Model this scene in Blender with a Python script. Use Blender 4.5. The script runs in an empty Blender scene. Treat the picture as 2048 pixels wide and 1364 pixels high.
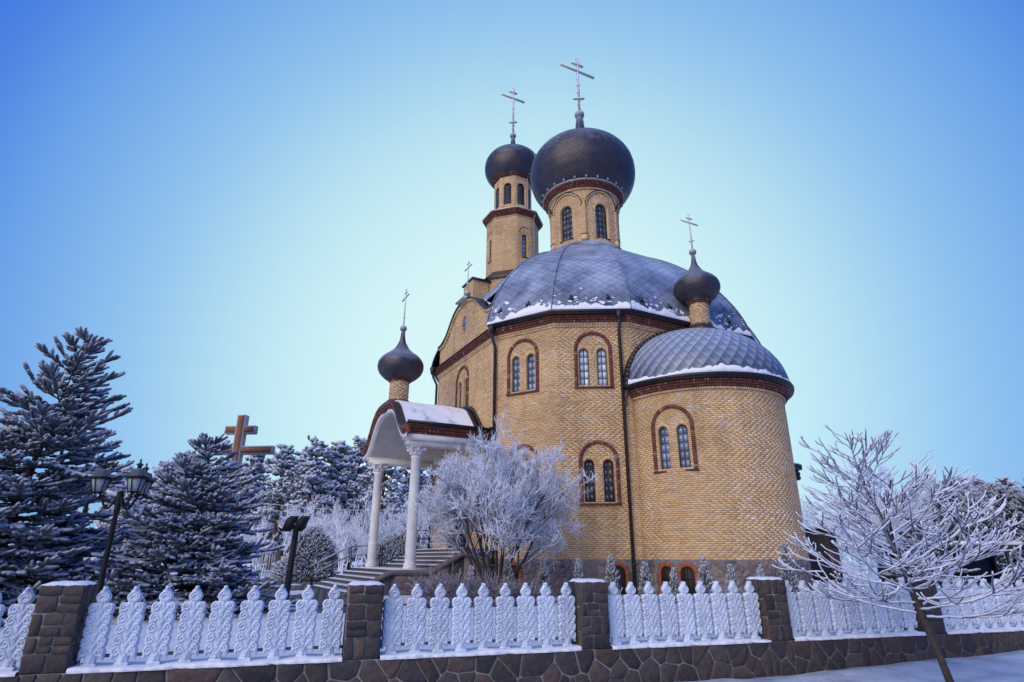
import bpy, math, random
import numpy as np
from mathutils import Vector, Matrix
from mathutils.geometry import tessellate_polygon

random.seed(7)
rng = np.random.default_rng(7)
S = bpy.context.scene
COL = S.collection
PI = math.pi
R = math.radians

# ------------------------------------------------------------------ camera
EYE = 1.7
cam_d = bpy.data.cameras.new('camera')
cam = bpy.data.objects.new('camera', cam_d)
COL.objects.link(cam)
cam_d.sensor_width = 36.0
cam_d.lens = 1188.0 * 36.0 / 2048.0
cam_d.clip_end = 3000
cam.location = (0, 0, EYE)
cam.rotation_euler = (Matrix.Rotation(R(90 + 20.15), 3, 'X') @ Matrix.Rotation(R(0.2), 3, 'Z')).to_euler()
S.camera = cam

# ------------------------------------------------------------------ sky and sun
SUN_EL, SUN_AZ = 30.0, 214.0          # azimuth clockwise from +Y
world = bpy.data.worlds.new('World')
S.world = world
world.use_nodes = True
wn = world.node_tree.nodes
wl = world.node_tree.links
wn.clear()
w_out = wn.new('ShaderNodeOutputWorld')
w_bg = wn.new('ShaderNodeBackground')
w_sky = wn.new('ShaderNodeTexSky')
w_sky.sky_type = 'NISHITA'
w_sky.sun_disc = False
w_sky.sun_elevation = R(SUN_EL)
w_sky.sun_rotation = R(SUN_AZ)
w_sky.air_density = 1.0
w_sky.dust_density = 0.6
w_sky.ozone_density = 2.0
w_bg.inputs['Strength'].default_value = 0.12
# clear winter dusk: pale glow low over the church, deepening smoothly to blue all round
GLOW_AZ, GLOW_EL = 2.0, 14.0
w_tc = wn.new('ShaderNodeTexCoord')
w_dot = wn.new('ShaderNodeVectorMath')
w_dot.operation = 'DOT_PRODUCT'
w_dot.inputs[1].default_value = (math.sin(R(GLOW_AZ)) * math.cos(R(GLOW_EL)), math.cos(R(GLOW_AZ)) * math.cos(R(GLOW_EL)), math.sin(R(GLOW_EL)))
w_nrm = wn.new('ShaderNodeVectorMath')
w_nrm.operation = 'NORMALIZE'
wl.new(w_tc.outputs['Generated'], w_nrm.inputs[0])
wl.new(w_nrm.outputs[0], w_dot.inputs[0])
w_ac = wn.new('ShaderNodeMath')
w_ac.operation = 'ARCCOSINE'
wl.new(w_dot.outputs['Value'], w_ac.inputs[0])
w_mr = wn.new('ShaderNodeMapRange')
w_mr.inputs[1].default_value = 0.0
w_mr.inputs[2].default_value = R(90)
wl.new(w_ac.outputs[0], w_mr.inputs[0])
w_rp = wn.new('ShaderNodeValToRGB')
w_rp.color_ramp.interpolation = 'B_SPLINE'
GLOW = [(0, (.74, .97, .98)), (14, (.72, .96, .97)), (21, (.62, .90, .95)), (28, (.47, .76, .91)), (34, (.32, .60, .89)), (40, (.215, .455, .86)), (45, (.14, .36, .83)), (50, (.055, .20, .78)), (57, (.04, .165, .76)), (90, (.05, .20, .78))]
els = w_rp.color_ramp.elements
while len(els) < len(GLOW):
    els.new(0.5)
for e_, (a_, c_) in zip(els, GLOW):
    e_.position = a_ / 90.0
    e_.color = (*c_, 1)
wl.new(w_mr.outputs[0], w_rp.inputs['Fac'])
w_sc = wn.new('ShaderNodeVectorMath')
w_sc.operation = 'SCALE'
w_sc.inputs['Scale'].default_value = 1.0 / 0.12
wl.new(w_rp.outputs[0], w_sc.inputs[0])
w_mix = wn.new('ShaderNodeMix')
w_mix.data_type = 'RGBA'
w_mix.inputs[0].default_value = 0.94
wl.new(w_sky.outputs[0], w_mix.inputs[6])
wl.new(w_sc.outputs[0], w_mix.inputs[7])
wl.new(w_mix.outputs[2], w_bg.inputs['Color'])
wl.new(w_bg.outputs[0], w_out.inputs['Surface'])

sun_d = bpy.data.lights.new('sun', 'SUN')
sun_d.energy = 2.55
sun_d.angle = R(60)
sun_d.color = (1.0, 0.87, 0.66)
sun = bpy.data.objects.new('sun', sun_d)
COL.objects.link(sun)
sv = Vector((math.sin(R(SUN_AZ)) * math.cos(R(SUN_EL)), math.cos(R(SUN_AZ)) * math.cos(R(SUN_EL)), math.sin(R(SUN_EL))))
sun.rotation_euler = sv.to_track_quat('Z', 'Y').to_euler()
sun.location = sv * 60

S.view_settings.view_transform = 'Standard'
S.view_settings.look = 'None'
S.view_settings.exposure = 0.0
S.view_settings.gamma = 1.0
S.view_settings.use_curve_mapping = False


# ------------------------------------------------------------------ materials
def new_mat(name):
    m = bpy.data.materials.new(name)
    m.use_nodes = True
    nt = m.node_tree
    return m, nt, nt.nodes['Principled BSDF']


def noise(nt, scale, detail=4, rough=0.6, coord='Object', vec=None):
    n = nt.nodes.new('ShaderNodeTexNoise')
    n.inputs['Scale'].default_value = scale
    n.inputs['Detail'].default_value = detail
    n.inputs['Roughness'].default_value = rough
    if vec is None:
        tc = nt.nodes.new('ShaderNodeTexCoord')
        vec = tc.outputs[coord]
    nt.links.new(vec, n.inputs['Vector'])
    return n.outputs['Fac']


def ramp(nt, fac, stops, interp='LINEAR'):
    r = nt.nodes.new('ShaderNodeValToRGB')
    r.color_ramp.interpolation = interp
    e = r.color_ramp.elements
    while len(e) < len(stops):
        e.new(0.5)
    for k, (p, c) in enumerate(stops):
        e[k].position = p
        e[k].color = (c[0], c[1], c[2], 1) if not isinstance(c, float) else (c, c, c, 1)
    nt.links.new(fac, r.inputs['Fac'])
    return r.outputs['Color']


def mixc(nt, fac, a, b, blend='MIX'):
    m = nt.nodes.new('ShaderNodeMix')
    m.data_type = 'RGBA'
    m.blend_type = blend
    m.clamp_factor = True
    for sock, v in ((m.inputs[0], fac), (m.inputs[6], a), (m.inputs[7], b)):
        if isinstance(v, (int, float)):
            sock.default_value = v
        elif isinstance(v, tuple):
            sock.default_value = (v[0], v[1], v[2], 1)
        else:
            nt.links.new(v, sock)
    return m.outputs[2]


def math_n(nt, op, a, b=0.0, c=0.0, clamp=False):
    m = nt.nodes.new('ShaderNodeMath')
    m.operation = op
    m.use_clamp = clamp
    for i, v in enumerate((a, b, c)):
        if isinstance(v, (int, float)):
            m.inputs[i].default_value = v
        else:
            nt.links.new(v, m.inputs[i])
    return m.outputs[0]


def bump(nt, bs, h, strength, dist=0.02):
    b = nt.nodes.new('ShaderNodeBump')
    b.inputs['Strength'].default_value = strength
    b.inputs['Distance'].default_value = dist
    nt.links.new(h, b.inputs['Height'])
    nt.links.new(b.outputs[0], bs.inputs['Normal'])


def mat_plain(name, c1, c2=None, scale=6, rough=0.7, metal=0.0, bmp=0.0, bscale=60, spec=None):
    m, nt, bs = new_mat(name)
    if c2 is None:
        c2 = tuple(x * 0.75 for x in c1)
    f = noise(nt, scale, 6)
    nt.links.new(ramp(nt, f, [(0.3, c2), (0.7, c1)]), bs.inputs['Base Color'])
    bs.inputs['Roughness'].default_value = rough
    bs.inputs['Metallic'].default_value = metal
    if spec is not None:
        bs.inputs['Specular IOR Level'].default_value = spec
    if bmp:
        bump(nt, bs, noise(nt, bscale, 4), bmp)
    return m


def mat_frost(name, base, frost, lo=-0.2, hi=0.6, nscale=8, namp=0.8, rough=0.8, base2=None, bscale=20, metal=0.0, nmix=0.5):
    """dark body with hoar frost or snow lying on faces that look upwards, broken up by noise"""
    m, nt, bs = new_mat(name)
    g = nt.nodes.new('ShaderNodeNewGeometry')
    sx = nt.nodes.new('ShaderNodeSeparateXYZ')
    nt.links.new(g.outputs['Normal'], sx.inputs[0])
    f = noise(nt, nscale, 5)
    f2 = math_n(nt, 'MULTIPLY_ADD', math_n(nt, 'SUBTRACT', f, nmix), namp * 2, sx.outputs['Z'])
    mr = nt.nodes.new('ShaderNodeMapRange')
    mr.inputs[1].default_value = lo
    mr.inputs[2].default_value = hi
    nt.links.new(f2, mr.inputs[0])
    b = base
    if base2:
        b = ramp(nt, noise(nt, bscale, 3), [(0.35, base), (0.65, base2)])
    nt.links.new(mixc(nt, mr.outputs[0], b, frost), bs.inputs['Base Color'])
    if metal:
        nt.links.new(math_n(nt, 'MULTIPLY', math_n(nt, 'SUBTRACT', 1.0, mr.outputs[0]), metal), bs.inputs['Metallic'])
    bs.inputs['Roughness'].default_value = rough
    bs.inputs['Specular IOR Level'].default_value = 0.3
    return m


def mat_tint(name, stops, rough=0.8, nscale=30, namt=0.35, bmp=0.3, interp='LINEAR', dirt=None):
    """colour picked per piece from the face attribute 'tint'"""
    m, nt, bs = new_mat(name)
    a = nt.nodes.new('ShaderNodeAttribute')
    a.attribute_name = 'tint'
    c = ramp(nt, a.outputs['Fac'], stops, interp)
    f = noise(nt, nscale, 5)
    c = mixc(nt, namt, c, ramp(nt, f, [(0.25, (0.35, 0.35, 0.36)), (0.75, (1.25, 1.22, 1.2))]), 'MULTIPLY')
    if dirt:
        f3 = noise(nt, dirt, 5)
        c = mixc(nt, ramp(nt, f3, [(0.40, 0.0), (0.75, 0.6)]), c, (0.5, 0.45, 0.42), 'MULTIPLY')
        # run-off streaks and lime bloom
        mp = nt.nodes.new('ShaderNodeMapping')
        tc = nt.nodes.new('ShaderNodeTexCoord')
        mp.inputs['Scale'].default_value = (2.2, 2.2, 0.12)
        nt.links.new(tc.outputs['Object'], mp.inputs[0])
        f4 = noise(nt, 1.0, 4, 0.6, vec=mp.outputs[0])
        c = mixc(nt, ramp(nt, f4, [(0.52, 0.0), (0.72, 0.4)]), c, (0.55, 0.5, 0.48), 'MULTIPLY')
        f5 = noise(nt, 1.3, 6, 0.75)
        c = mixc(nt, ramp(nt, f5, [(0.66, 0.0), (0.74, 0.35)]), c, (0.80, 0.76, 0.72))
    nt.links.new(c, bs.inputs['Base Color'])
    bs.inputs['Roughness'].default_value = rough
    bs.inputs['Specular IOR Level'].default_value = 0.25
    if bmp:
        bump(nt, bs, f, bmp, 0.01)
    return m


def mat_random(name, stops, rough=0.75, nscale=14, namt=0.7, bmp=0.6, bs_scale=45):
    """colour picked per object (stones laid one by one)"""
    m, nt, bs = new_mat(name)
    oi = nt.nodes.new('ShaderNodeObjectInfo')
    c = ramp(nt, oi.outputs['Random'], stops)
    f = noise(nt, nscale, 8, 0.7)
    c = mixc(nt, namt, c, ramp(nt, f, [(0.28, (0.25, 0.25, 0.28)), (0.5, (0.9, 0.88, 0.86)), (0.72, (1.7, 1.6, 1.55))]), 'MULTIPLY')
    nt.links.new(c, bs.inputs['Base Color'])
    bs.inputs['Roughness'].default_value = rough
    bump(nt, bs, noise(nt, bs_scale, 6), bmp, 0.02)
    return m


BRICKS = [(0.0, (0.62, 0.395, 0.185)), (0.18, (0.71, 0.47, 0.23)), (0.5, (0.77, 0.53, 0.265)), (0.80, (0.81, 0.585, 0.315)),
          (0.89, (0.73, 0.455, 0.275)), (0.97, (0.64, 0.52, 0.39)), (1.0, (0.86, 0.75, 0.58))]
M_BRICK = mat_tint('cream_clinker', BRICKS, rough=0.7, nscale=9, namt=0.18, bmp=0.15, dirt=0.45)
M_MORTAR = mat_plain('brown_mortar', (0.36, 0.27, 0.19), (0.25, 0.19, 0.135), 5, 0.95)
M_RED = mat_tint('red_clinker', [(0, (0.13, 0.045, 0.033)), (0.5, (0.185, 0.064, 0.046)), (0.9, (0.23, 0.085, 0.06)), (1, (0.36, 0.24, 0.2))], rough=0.6, nscale=12, namt=0.3, bmp=0.2)
M_REDM = mat_plain('red_mortar', (0.12, 0.035, 0.025), None, 8, 0.9)
M_GUTTER = mat_plain('gutter_metal', (0.03, 0.024, 0.024), (0.02, 0.017, 0.02), 3, 0.4, 0.5)
M_PIPE = mat_plain('downpipe_metal', (0.055, 0.035, 0.032), (0.035, 0.025, 0.025), 3, 0.45, 0.4)
M_SNOW = mat_plain('snow', (0.86, 0.87, 0.89), (0.78, 0.80, 0.84), 3, 0.65, 0, 0.5, 25)
M_PSNOW = mat_plain('worn_roof_snow', (0.86, 0.87, 0.89), (0.84, 0.85, 0.88), 3, 0.65, 0, 0.5, 12)
_nt = M_PSNOW.node_tree
_b = _nt.nodes['Principled BSDF']
_l = _b.inputs['Base Color'].links[0].from_socket
_nt.links.new(mixc(_nt, ramp(_nt, noise(_nt, 0.9, 5, 0.6), [(0.56, 0.0), (0.66, 0.8)]), _l, (0.30, 0.34, 0.42)), _b.inputs['Base Color'])
M_GSNOW = mat_plain('trodden_snow', (0.80, 0.82, 0.85), (0.60, 0.63, 0.69), 1.2, 0.7, 0, 0.6, 9)
M_ROAD = mat_plain('vignetted_road_snow', (0.54, 0.61, 0.70), (0.27, 0.32, 0.40), 1.7, 0.6, 0, 1.0, 9)  # trodden snow, lens vignetting put in as a darker, bluer tone
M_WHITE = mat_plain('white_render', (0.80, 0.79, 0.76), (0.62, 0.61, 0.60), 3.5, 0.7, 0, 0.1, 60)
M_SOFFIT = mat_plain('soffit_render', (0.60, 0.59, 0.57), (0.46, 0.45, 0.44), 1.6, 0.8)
def mat_baluster():
    m, nt, bs = new_mat('cast_concrete')
    oi = nt.nodes.new('ShaderNodeObjectInfo')
    tc = nt.nodes.new('ShaderNodeTexCoord')
    ad = nt.nodes.new('ShaderNodeVectorMath')
    ad.operation = 'ADD'
    sc = nt.nodes.new('ShaderNodeVectorMath')
    sc.operation = 'SCALE'
    cv = nt.nodes.new('ShaderNodeCombineXYZ')
    for k in range(3):
        nt.links.new(oi.outputs['Random'], cv.inputs[k])
    nt.links.new(cv.outputs[0], sc.inputs[0])
    sc.inputs['Scale'].default_value = 60
    nt.links.new(tc.outputs['Object'], ad.inputs[0])
    nt.links.new(sc.outputs[0], ad.inputs[1])
    v = ad.outputs[0]
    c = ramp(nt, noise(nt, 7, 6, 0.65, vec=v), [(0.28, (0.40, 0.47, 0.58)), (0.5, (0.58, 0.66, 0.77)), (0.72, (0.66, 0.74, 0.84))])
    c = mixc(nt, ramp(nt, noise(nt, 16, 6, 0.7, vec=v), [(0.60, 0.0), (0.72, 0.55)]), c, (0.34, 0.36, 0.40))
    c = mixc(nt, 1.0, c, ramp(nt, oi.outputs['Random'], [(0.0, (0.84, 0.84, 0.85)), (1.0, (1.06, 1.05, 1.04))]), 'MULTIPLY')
    # rime caught on upward edges
    g = nt.nodes.new('ShaderNodeNewGeometry')
    sx = nt.nodes.new('ShaderNodeSeparateXYZ')
    nt.links.new(g.outputs['Normal'], sx.inputs[0])
    f = math_n(nt, 'MULTIPLY_ADD', math_n(nt, 'SUBTRACT', noise(nt, 22, 4, 0.6, vec=v), 0.5), 1.2, sx.outputs['Z'])
    c = mixc(nt, ramp(nt, f, [(0.25, 0.0), (0.65, 0.85)]), c, (0.80, 0.84, 0.90))
    nt.links.new(c, bs.inputs['Base Color'])
    bs.inputs['Roughness'].default_value = 0.8
    bs.inputs['Specular IOR Level'].default_value = 0.25
    bump(nt, bs, noise(nt, 70, 5, vec=v), 0.5, 0.01)
    return m


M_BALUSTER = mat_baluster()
M_TILE = mat_frost('patinated_copper', (0.058, 0.075, 0.115), (0.58, 0.66, 0.81), 0.05, 1.45, 0.55, 1.1, 0.42, (0.095, 0.115, 0.165), 2.2, 0.3, 0.47)
M_ONION = mat_frost('weathered_copper', (0.056, 0.050, 0.054), (0.46, 0.51, 0.62), 0.15, 1.5, 1.6, 0.5, 0.4, (0.075, 0.070, 0.080), 1.5, 0.35)
M_TRIM = mat_plain('flashing', (0.05, 0.042, 0.046), (0.03, 0.026, 0.03), 4, 0.4, 0.4)
M_CROSS = mat_frost('frosted_steel', (0.55, 0.50, 0.38), (0.82, 0.82, 0.84), -0.6, 0.4, 20, 0.6, 0.5)
M_FRAME = mat_plain('window_wood', (0.10, 0.055, 0.035), None, 20, 0.5)
M_STONE = mat_random('field_stone', [(0.0, (0.044, 0.036, 0.034)), (0.2, (0.072, 0.046, 0.037)), (0.38, (0.050, 0.044, 0.047)), (0.55, (0.090, 0.066, 0.055)),
                                     (0.7, (0.030, 0.027, 0.030)), (0.85, (0.075, 0.064, 0.060)), (1.0, (0.10, 0.062, 0.052))], nscale=11, namt=0.9)
M_PSTONE = mat_random('plinth_stone', [(0.0, (0.17, 0.12, 0.10)), (0.25, (0.22, 0.17, 0.16)), (0.5, (0.15, 0.13, 0.135)), (0.7, (0.28, 0.20, 0.17)), (0.85, (0.10, 0.085, 0.085)), (1.0, (0.30, 0.26, 0.25))], namt=0.6)
M_JOINT = mat_plain('stone_joint', (0.24, 0.24, 0.245), (0.12, 0.115, 0.115), 6, 0.95, 0, 0.4, 40)
M_GRANITE = mat_plain('step_stone', (0.20, 0.165, 0.155), (0.13, 0.11, 0.11), 5, 0.7)
M_BLACK = mat_plain('black_iron', (0.012, 0.012, 0.015), (0.008, 0.008, 0.010), 5, 0.6, spec=0.2)
M_BARK = mat_plain('bark', (0.07, 0.052, 0.045), (0.035, 0.028, 0.026), 14, 0.9, 0, 0.5, 30)
M_PINEBARK = mat_plain('pine_bark', (0.13, 0.07, 0.045), (0.06, 0.04, 0.032), 4, 0.9)
M_TWIG = mat_frost('frosted_twig', (0.13, 0.11, 0.12), (0.74, 0.79, 0.90), -0.85, 0.1, 16, 0.6, 0.7)
M_TWIG2 = mat_frost('hoar_twig', (0.15, 0.14, 0.17), (0.80, 0.86, 0.96), -1.0, -0.05, 5, 0.7, 0.7)
M_SCRUB = mat_frost('hoar_scrub', (0.22, 0.22, 0.26), (0.90, 0.92, 0.97), -1.2, -0.1, 0.6, 1.0, 0.7)
M_BRANCH = mat_frost('rimed_branch', (0.06, 0.05, 0.05), (0.80, 0.82, 0.88), -0.2, 0.6, 10, 0.5, 0.7)
M_SPRUCE = mat_frost('rimed_spruce', (0.036, 0.046, 0.056), (0.54, 0.58, 0.68), -0.8, 0.9, 60, 1.3, 0.8, (0.035, 0.05, 0.052), 25)
M_SPRUCE_F = mat_frost('rimed_spruce_pale', (0.040, 0.052, 0.062), (0.56, 0.61, 0.72), -0.75, 0.9, 60, 0.5, 0.8, (0.05, 0.065, 0.07), 25)
M_PINE = mat_frost('rimed_pine', (0.045, 0.062, 0.066), (0.66, 0.72, 0.83), -1.0, 0.85, 1.4, 0.8, 0.8, (0.06, 0.075, 0.078), 3)
M_THUJA = mat_frost('rimed_thuja', (0.028, 0.036, 0.030), (0.62, 0.65, 0.74), -0.45, 1.0, 40, 0.9, 0.8)
M_HEDGE = mat_frost('dark_conifer', (0.035, 0.042, 0.048), (0.54, 0.59, 0.70), -0.6, 1.2, 2.5, 0.7, 0.85)
M_SHRUB = mat_frost('rimed_shrub', (0.12, 0.085, 0.095), (0.62, 0.60, 0.68), -0.3, 0.9, 10, 0.6, 0.8)
M_WOODX = mat_plain('varnished_wood', (0.24, 0.095, 0.035), (0.14, 0.055, 0.024), 7, 0.5)
M_ZINC = mat_plain('pale_metal_edge', (0.42, 0.43, 0.45), (0.33, 0.34, 0.36), 6, 0.5, 0.3)
M_LGLASS = mat_plain('frosted_lamp_glass', (0.30, 0.34, 0.36), (0.22, 0.26, 0.29), 6, 0.35)
M_PAVER = mat_tint('concrete_paver', [(0, (0.10, 0.095, 0.10)), (0.6, (0.15, 0.13, 0.135)), (0.97, (0.2, 0.17, 0.17)), (1.0, (0.7, 0.72, 0.76))], 0.8, 5, 0.4, 0.2)
M_DARK = mat_plain('dark_timber', (0.03, 0.022, 0.02), (0.02, 0.015, 0.015), 6, 0.7)
M_LOUVRE = mat_plain('pale_louvre', (0.34, 0.34, 0.36), (0.26, 0.26, 0.28), 6, 0.6)
M_WIRE = mat_plain('frosted_wire', (0.75, 0.77, 0.8), None, 6, 0.7)
M_STEEL = mat_frost('frosted_rail', (0.10, 0.10, 0.11), (0.75, 0.77, 0.82), 0.3, 0.9, 20, 0.3, 0.4, None, 20, 0.6)


def mat_glass(name, col, rough, spec):
    m, nt, bs = new_mat(name)
    oi = nt.nodes.new('ShaderNodeObjectInfo')
    c = ramp(nt, oi.outputs['Random'], [(0.0, tuple(x * 0.6 for x in col)), (1.0, tuple(x * 1.4 for x in col))])
    nt.links.new(c, bs.inputs['Base Color'])
    bs.inputs['Roughness'].default_value = rough
    bs.inputs['Specular IOR Level'].default_value = spec
    return m


M_GLASS = mat_glass('dark_window_glass', (0.045, 0.06, 0.085), 0.12, 0.9)
M_GLASSW = mat_glass('sky_reflection_glass', (0.50, 0.60, 0.72), 0.15, 0.8)  # bright sky reflection painted into the pane colour
M_GLASSM = mat_glass('grey_blue_glass', (0.18, 0.25, 0.37), 0.12, 0.9)  # weaker sky reflection mixed into the base colour


# ------------------------------------------------------------------ mesh building
class G:
    """gathers pieces of geometry and links them as one mesh object"""

    def __init__(self):
        self.V = []
        self.B = []
        self.T = []
        self.n = 0

    def add(self, V, *blocks, tint=0.5):
        V = np.asarray(V, dtype=float).reshape(-1, 3)
        for b in blocks:
            b = np.asarray(b, dtype=int)
            if b.ndim == 1:
                b = b.reshape(1, -1)
            self.B.append(b + self.n)
            t = np.asarray(tint, dtype=float)
            self.T.append(np.full(len(b), float(t)) if t.ndim == 0 else t)
        self.V.append(V)
        self.n += len(V)
        return self

    def box(self, c, dims, rot=0.0, tint=0.5):
        x, y, z = (d / 2 for d in dims)
        v = np.array([(-x, -y, -z), (x, -y, -z), (x, y, -z), (-x, y, -z), (-x, -y, z), (x, -y, z), (x, y, z), (-x, y, z)])
        if rot:
            cs, sn = math.cos(rot), math.sin(rot)
            v = np.c_[v[:, 0] * cs - v[:, 1] * sn, v[:, 0] * sn + v[:, 1] * cs, v[:, 2]]
        return self.add(v + np.array(c), BOXF, tint=tint)

    def hexa(self, v8, tint=0.5):
        return self.add(v8, BOXF, tint=tint)

    def tube(self, pts, rad, n=6, cap=True, tint=0.5):
        V, F, C = tube_geo(pts, rad, n)
        self.add(V, F, *(C if cap else []), tint=tint)
        return self

    def lathe(self, prof, n=24, c=(0, 0, 0), tint=0.5, a0=0.0):
        V = []
        for r, z in prof:
            for k in range(n):
                a = a0 + 2 * PI * k / n
                V.append((c[0] + r * math.cos(a), c[1] + r * math.sin(a), c[2] + z))
        F = []
        for i in range(len(prof) - 1):
            for k in range(n):
                k2 = (k + 1) % n
                F.append((i * n + k, i * n + k2, (i + 1) * n + k2, (i + 1) * n + k))
        blocks = [F]
        m = (len(prof) - 1) * n
        blocks.append([list(range(n))[::-1]])
        blocks.append([list(range(m, m + n))])
        return self.add(V, *blocks, tint=tint)

    def prism(self, ring0, ring1, tint=0.5, caps=True):
        """two matching 3-D rings joined by sides and closed by caps"""
        n = len(ring0)
        V = list(ring0) + list(ring1)
        F = [(i, (i + 1) % n, n + (i + 1) % n, n + i) for i in range(n)]
        bl = [F]
        if caps:
            bl += [[list(range(n))[::-1]], [list(range(n, 2 * n))]]
        return self.add(V, *bl, tint=tint)

    def build(self, name, mat, parent=None, kind=None, smooth=False, off=None, label=None):
        V = np.concatenate(self.V)
        if off is not None:
            V = V - np.array(off)
        me = make_mesh(name, V, self.B, self.T, mat, smooth)
        o = bpy.data.objects.new(name, me)
        COL.objects.link(o)
        if parent is not None:
            o.parent = parent
        if kind:
            o['kind'] = kind
        if label:
            o['label'] = label
        return o


BOXF = np.array([(0, 3, 2, 1), (4, 5, 6, 7), (0, 1, 5, 4), (1, 2, 6, 5), (2, 3, 7, 6), (3, 0, 4, 7)])


def make_mesh(name, V, blocks, tints, mat, smooth=False):
    me = bpy.data.meshes.new(name)
    me.vertices.add(len(V))
    me.vertices.foreach_set('co', np.ascontiguousarray(V, dtype=np.float32).ravel())
    loops = np.concatenate([b.ravel() for b in blocks])
    tot = np.concatenate([np.full(len(b), b.shape[1]) for b in blocks])
    me.loops.add(len(loops))
    me.loops.foreach_set('vertex_index', loops.astype(np.int32))
    me.polygons.add(len(tot))
    start = np.concatenate([[0], np.cumsum(tot)[:-1]])
    me.polygons.foreach_set('loop_start', start.astype(np.int32))
    me.update(calc_edges=True)
    me.validate()
    if tints is not None:
        t = np.concatenate(tints)
        if len(t) == len(me.polygons):
            at = me.attributes.new('tint', 'FLOAT', 'FACE')
            at.data.foreach_set('value', t.astype(np.float32))
    if smooth:
        me.polygons.foreach_set('use_smooth', np.ones(len(me.polygons), dtype=bool))
    me.materials.append(mat)
    return me


def tube_geo(pts, rad, n):
    P = np.asarray(pts, dtype=float)
    m = len(P)
    rad = np.broadcast_to(np.asarray(rad, dtype=float), (m,))
    T = np.gradient(P, axis=0)
    T /= np.linalg.norm(T, axis=1)[:, None] + 1e-9
    u = np.cross(T[0], (0.13, 0.27, 0.95))
    if np.linalg.norm(u) < 1e-3:
        u = np.cross(T[0], (1, 0, 0))
    u /= np.linalg.norm(u)
    an = np.arange(n) * 2 * PI / n
    V = np.empty((m, n, 3))
    for i in range(m):
        u = u - T[i] * np.dot(u, T[i])
        u /= np.linalg.norm(u) + 1e-9
        w = np.cross(T[i], u)
        V[i] = P[i] + rad[i] * (np.cos(an)[:, None] * u + np.sin(an)[:, None] * w)
    idx = np.arange(m * n).reshape(m, n)
    a, b = idx[:-1], idx[1:]
    F = np.stack([a, np.roll(a, -1, 1), np.roll(b, -1, 1), b], -1).reshape(-1, 4)
    C = [idx[0][::-1].reshape(1, -1), idx[-1].reshape(1, -1)] if n > 2 else []
    return V.reshape(-1, 3), F, C


def replicate(g, tv, tf, mats, tint=0.5):
    """copies of a small template placed by 4x4 matrices, merged"""
    mats = np.asarray(mats)
    n, k = len(mats), len(tv)
    V = np.einsum('nij,kj->nki', mats[:, :3, :3], tv) + mats[:, None, :3, 3]
    offs = (np.arange(n) * k)[:, None, None]
    for b in tf:
        F = (b[None] + offs).reshape(-1, b.shape[1])
        g.B.append(F + g.n)
        g.T.append(np.full(len(F), tint))
    g.V.append(V.reshape(-1, 3))
    g.n += n * k


def frame_from_dir(p, d, length, width, spin):
    d = np.asarray(d, float)
    d = d / (np.linalg.norm(d) + 1e-9)
    a = np.cross(d, (0, 0, 1.0))
    if np.linalg.norm(a) < 1e-3:
        a = np.array([1.0, 0, 0])
    a /= np.linalg.norm(a)
    b = np.cross(a, d)
    c, s = math.cos(spin), math.sin(spin)
    M = np.eye(4)
    M[:3, 0] = (a * c + b * s) * width
    M[:3, 1] = (-a * s + b * c) * width
    M[:3, 2] = d * length
    M[:3, 3] = p
    return M


def thing(name, label, cat, loc=(0, 0, 0), rz=0.0, group=None):
    o = bpy.data.objects.new(name, None)
    COL.objects.link(o)
    o.empty_display_size = 0.3
    o.location = loc
    o.rotation_euler = (0, 0, rz)
    tag(o, label, cat, group)
    return o


def tag(o, label, cat, group=None):
    o['label'] = label
    o['category'] = cat
    if group:
        o['group'] = group
    return o


def part(name, me, parent, loc=(0, 0, 0), rot=(0, 0, 0), scale=None):
    o = bpy.data.objects.new(name, me)
    COL.objects.link(o)
    o.parent = parent
    o.location = loc
    o.rotation_euler = rot
    if scale:
        o.scale = scale
    return o


SMOOTH_TAG = 1


def curved_tile(g, fn, corners, lifts, base, n=2, tint=0.5):
    """diamond shingle: top as an n x n patch on the curved surface, rim below; corners are bottom, right, top, left"""
    (b, r, t, l), (lb, lr, lt, ll) = corners, lifts
    V = []
    for j in range(n + 1):
        for i in range(n + 1):
            u, v = i / n, j / n
            a = (1 - u) * (1 - v) * b[0] + u * (1 - v) * r[0] + u * v * t[0] + (1 - u) * v * l[0]
            c = (1 - u) * (1 - v) * b[1] + u * (1 - v) * r[1] + u * v * t[1] + (1 - u) * v * l[1]
            h = (1 - u) * (1 - v) * lb + u * (1 - v) * lr + u * v * lt + (1 - u) * v * ll
            V.append(fn(a, c, h))
    m = n + 1
    F = [(j * m + i, j * m + i + 1, (j + 1) * m + i + 1, (j + 1) * m + i) for j in range(n) for i in range(n)]
    top = [fn(*b, lb), fn(*r, lr), fn(*t, lt), fn(*l, ll)]
    bot = [fn(*b, base), fn(*r, base), fn(*t, base), fn(*l, base)]
    k = m * m
    rim = []
    for q in range(4):
        q2 = (q + 1) % 4
        V += [bot[q], bot[q2], top[q2], top[q]]
        rim.append((k + 4 * q, k + 4 * q + 1, k + 4 * q + 2, k + 4 * q + 3))
    g.add(V, F, rim, tint=tint)


def smoothstep(a, b, x):
    t = np.clip((x - a) / (b - a), 0, 1)
    return t * t * (3 - 2 * t)


# ------------------------------------------------------------------ ground
FA = R(17.95)                                    # direction of the fence
FU = np.array([math.cos(FA), math.sin(FA)])
FN = np.array([math.sin(FA), -math.cos(FA)])     # towards the street
F0 = np.array([-5.0, 7.5])
YARD = 0.4


def fpt(s, d=0.0, z=0.0):
    p = F0 + FU * s + FN * d
    return (p[0], p[1], z)


def rut(d):
    return -0.035 * math.exp(-((d - 1.15) / 0.13) ** 2) - 0.03 * math.exp(-((d - 1.75) / 0.12) ** 2) + 0.05 * math.exp(-((d - 0.35) / 0.2) ** 2)


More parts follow.
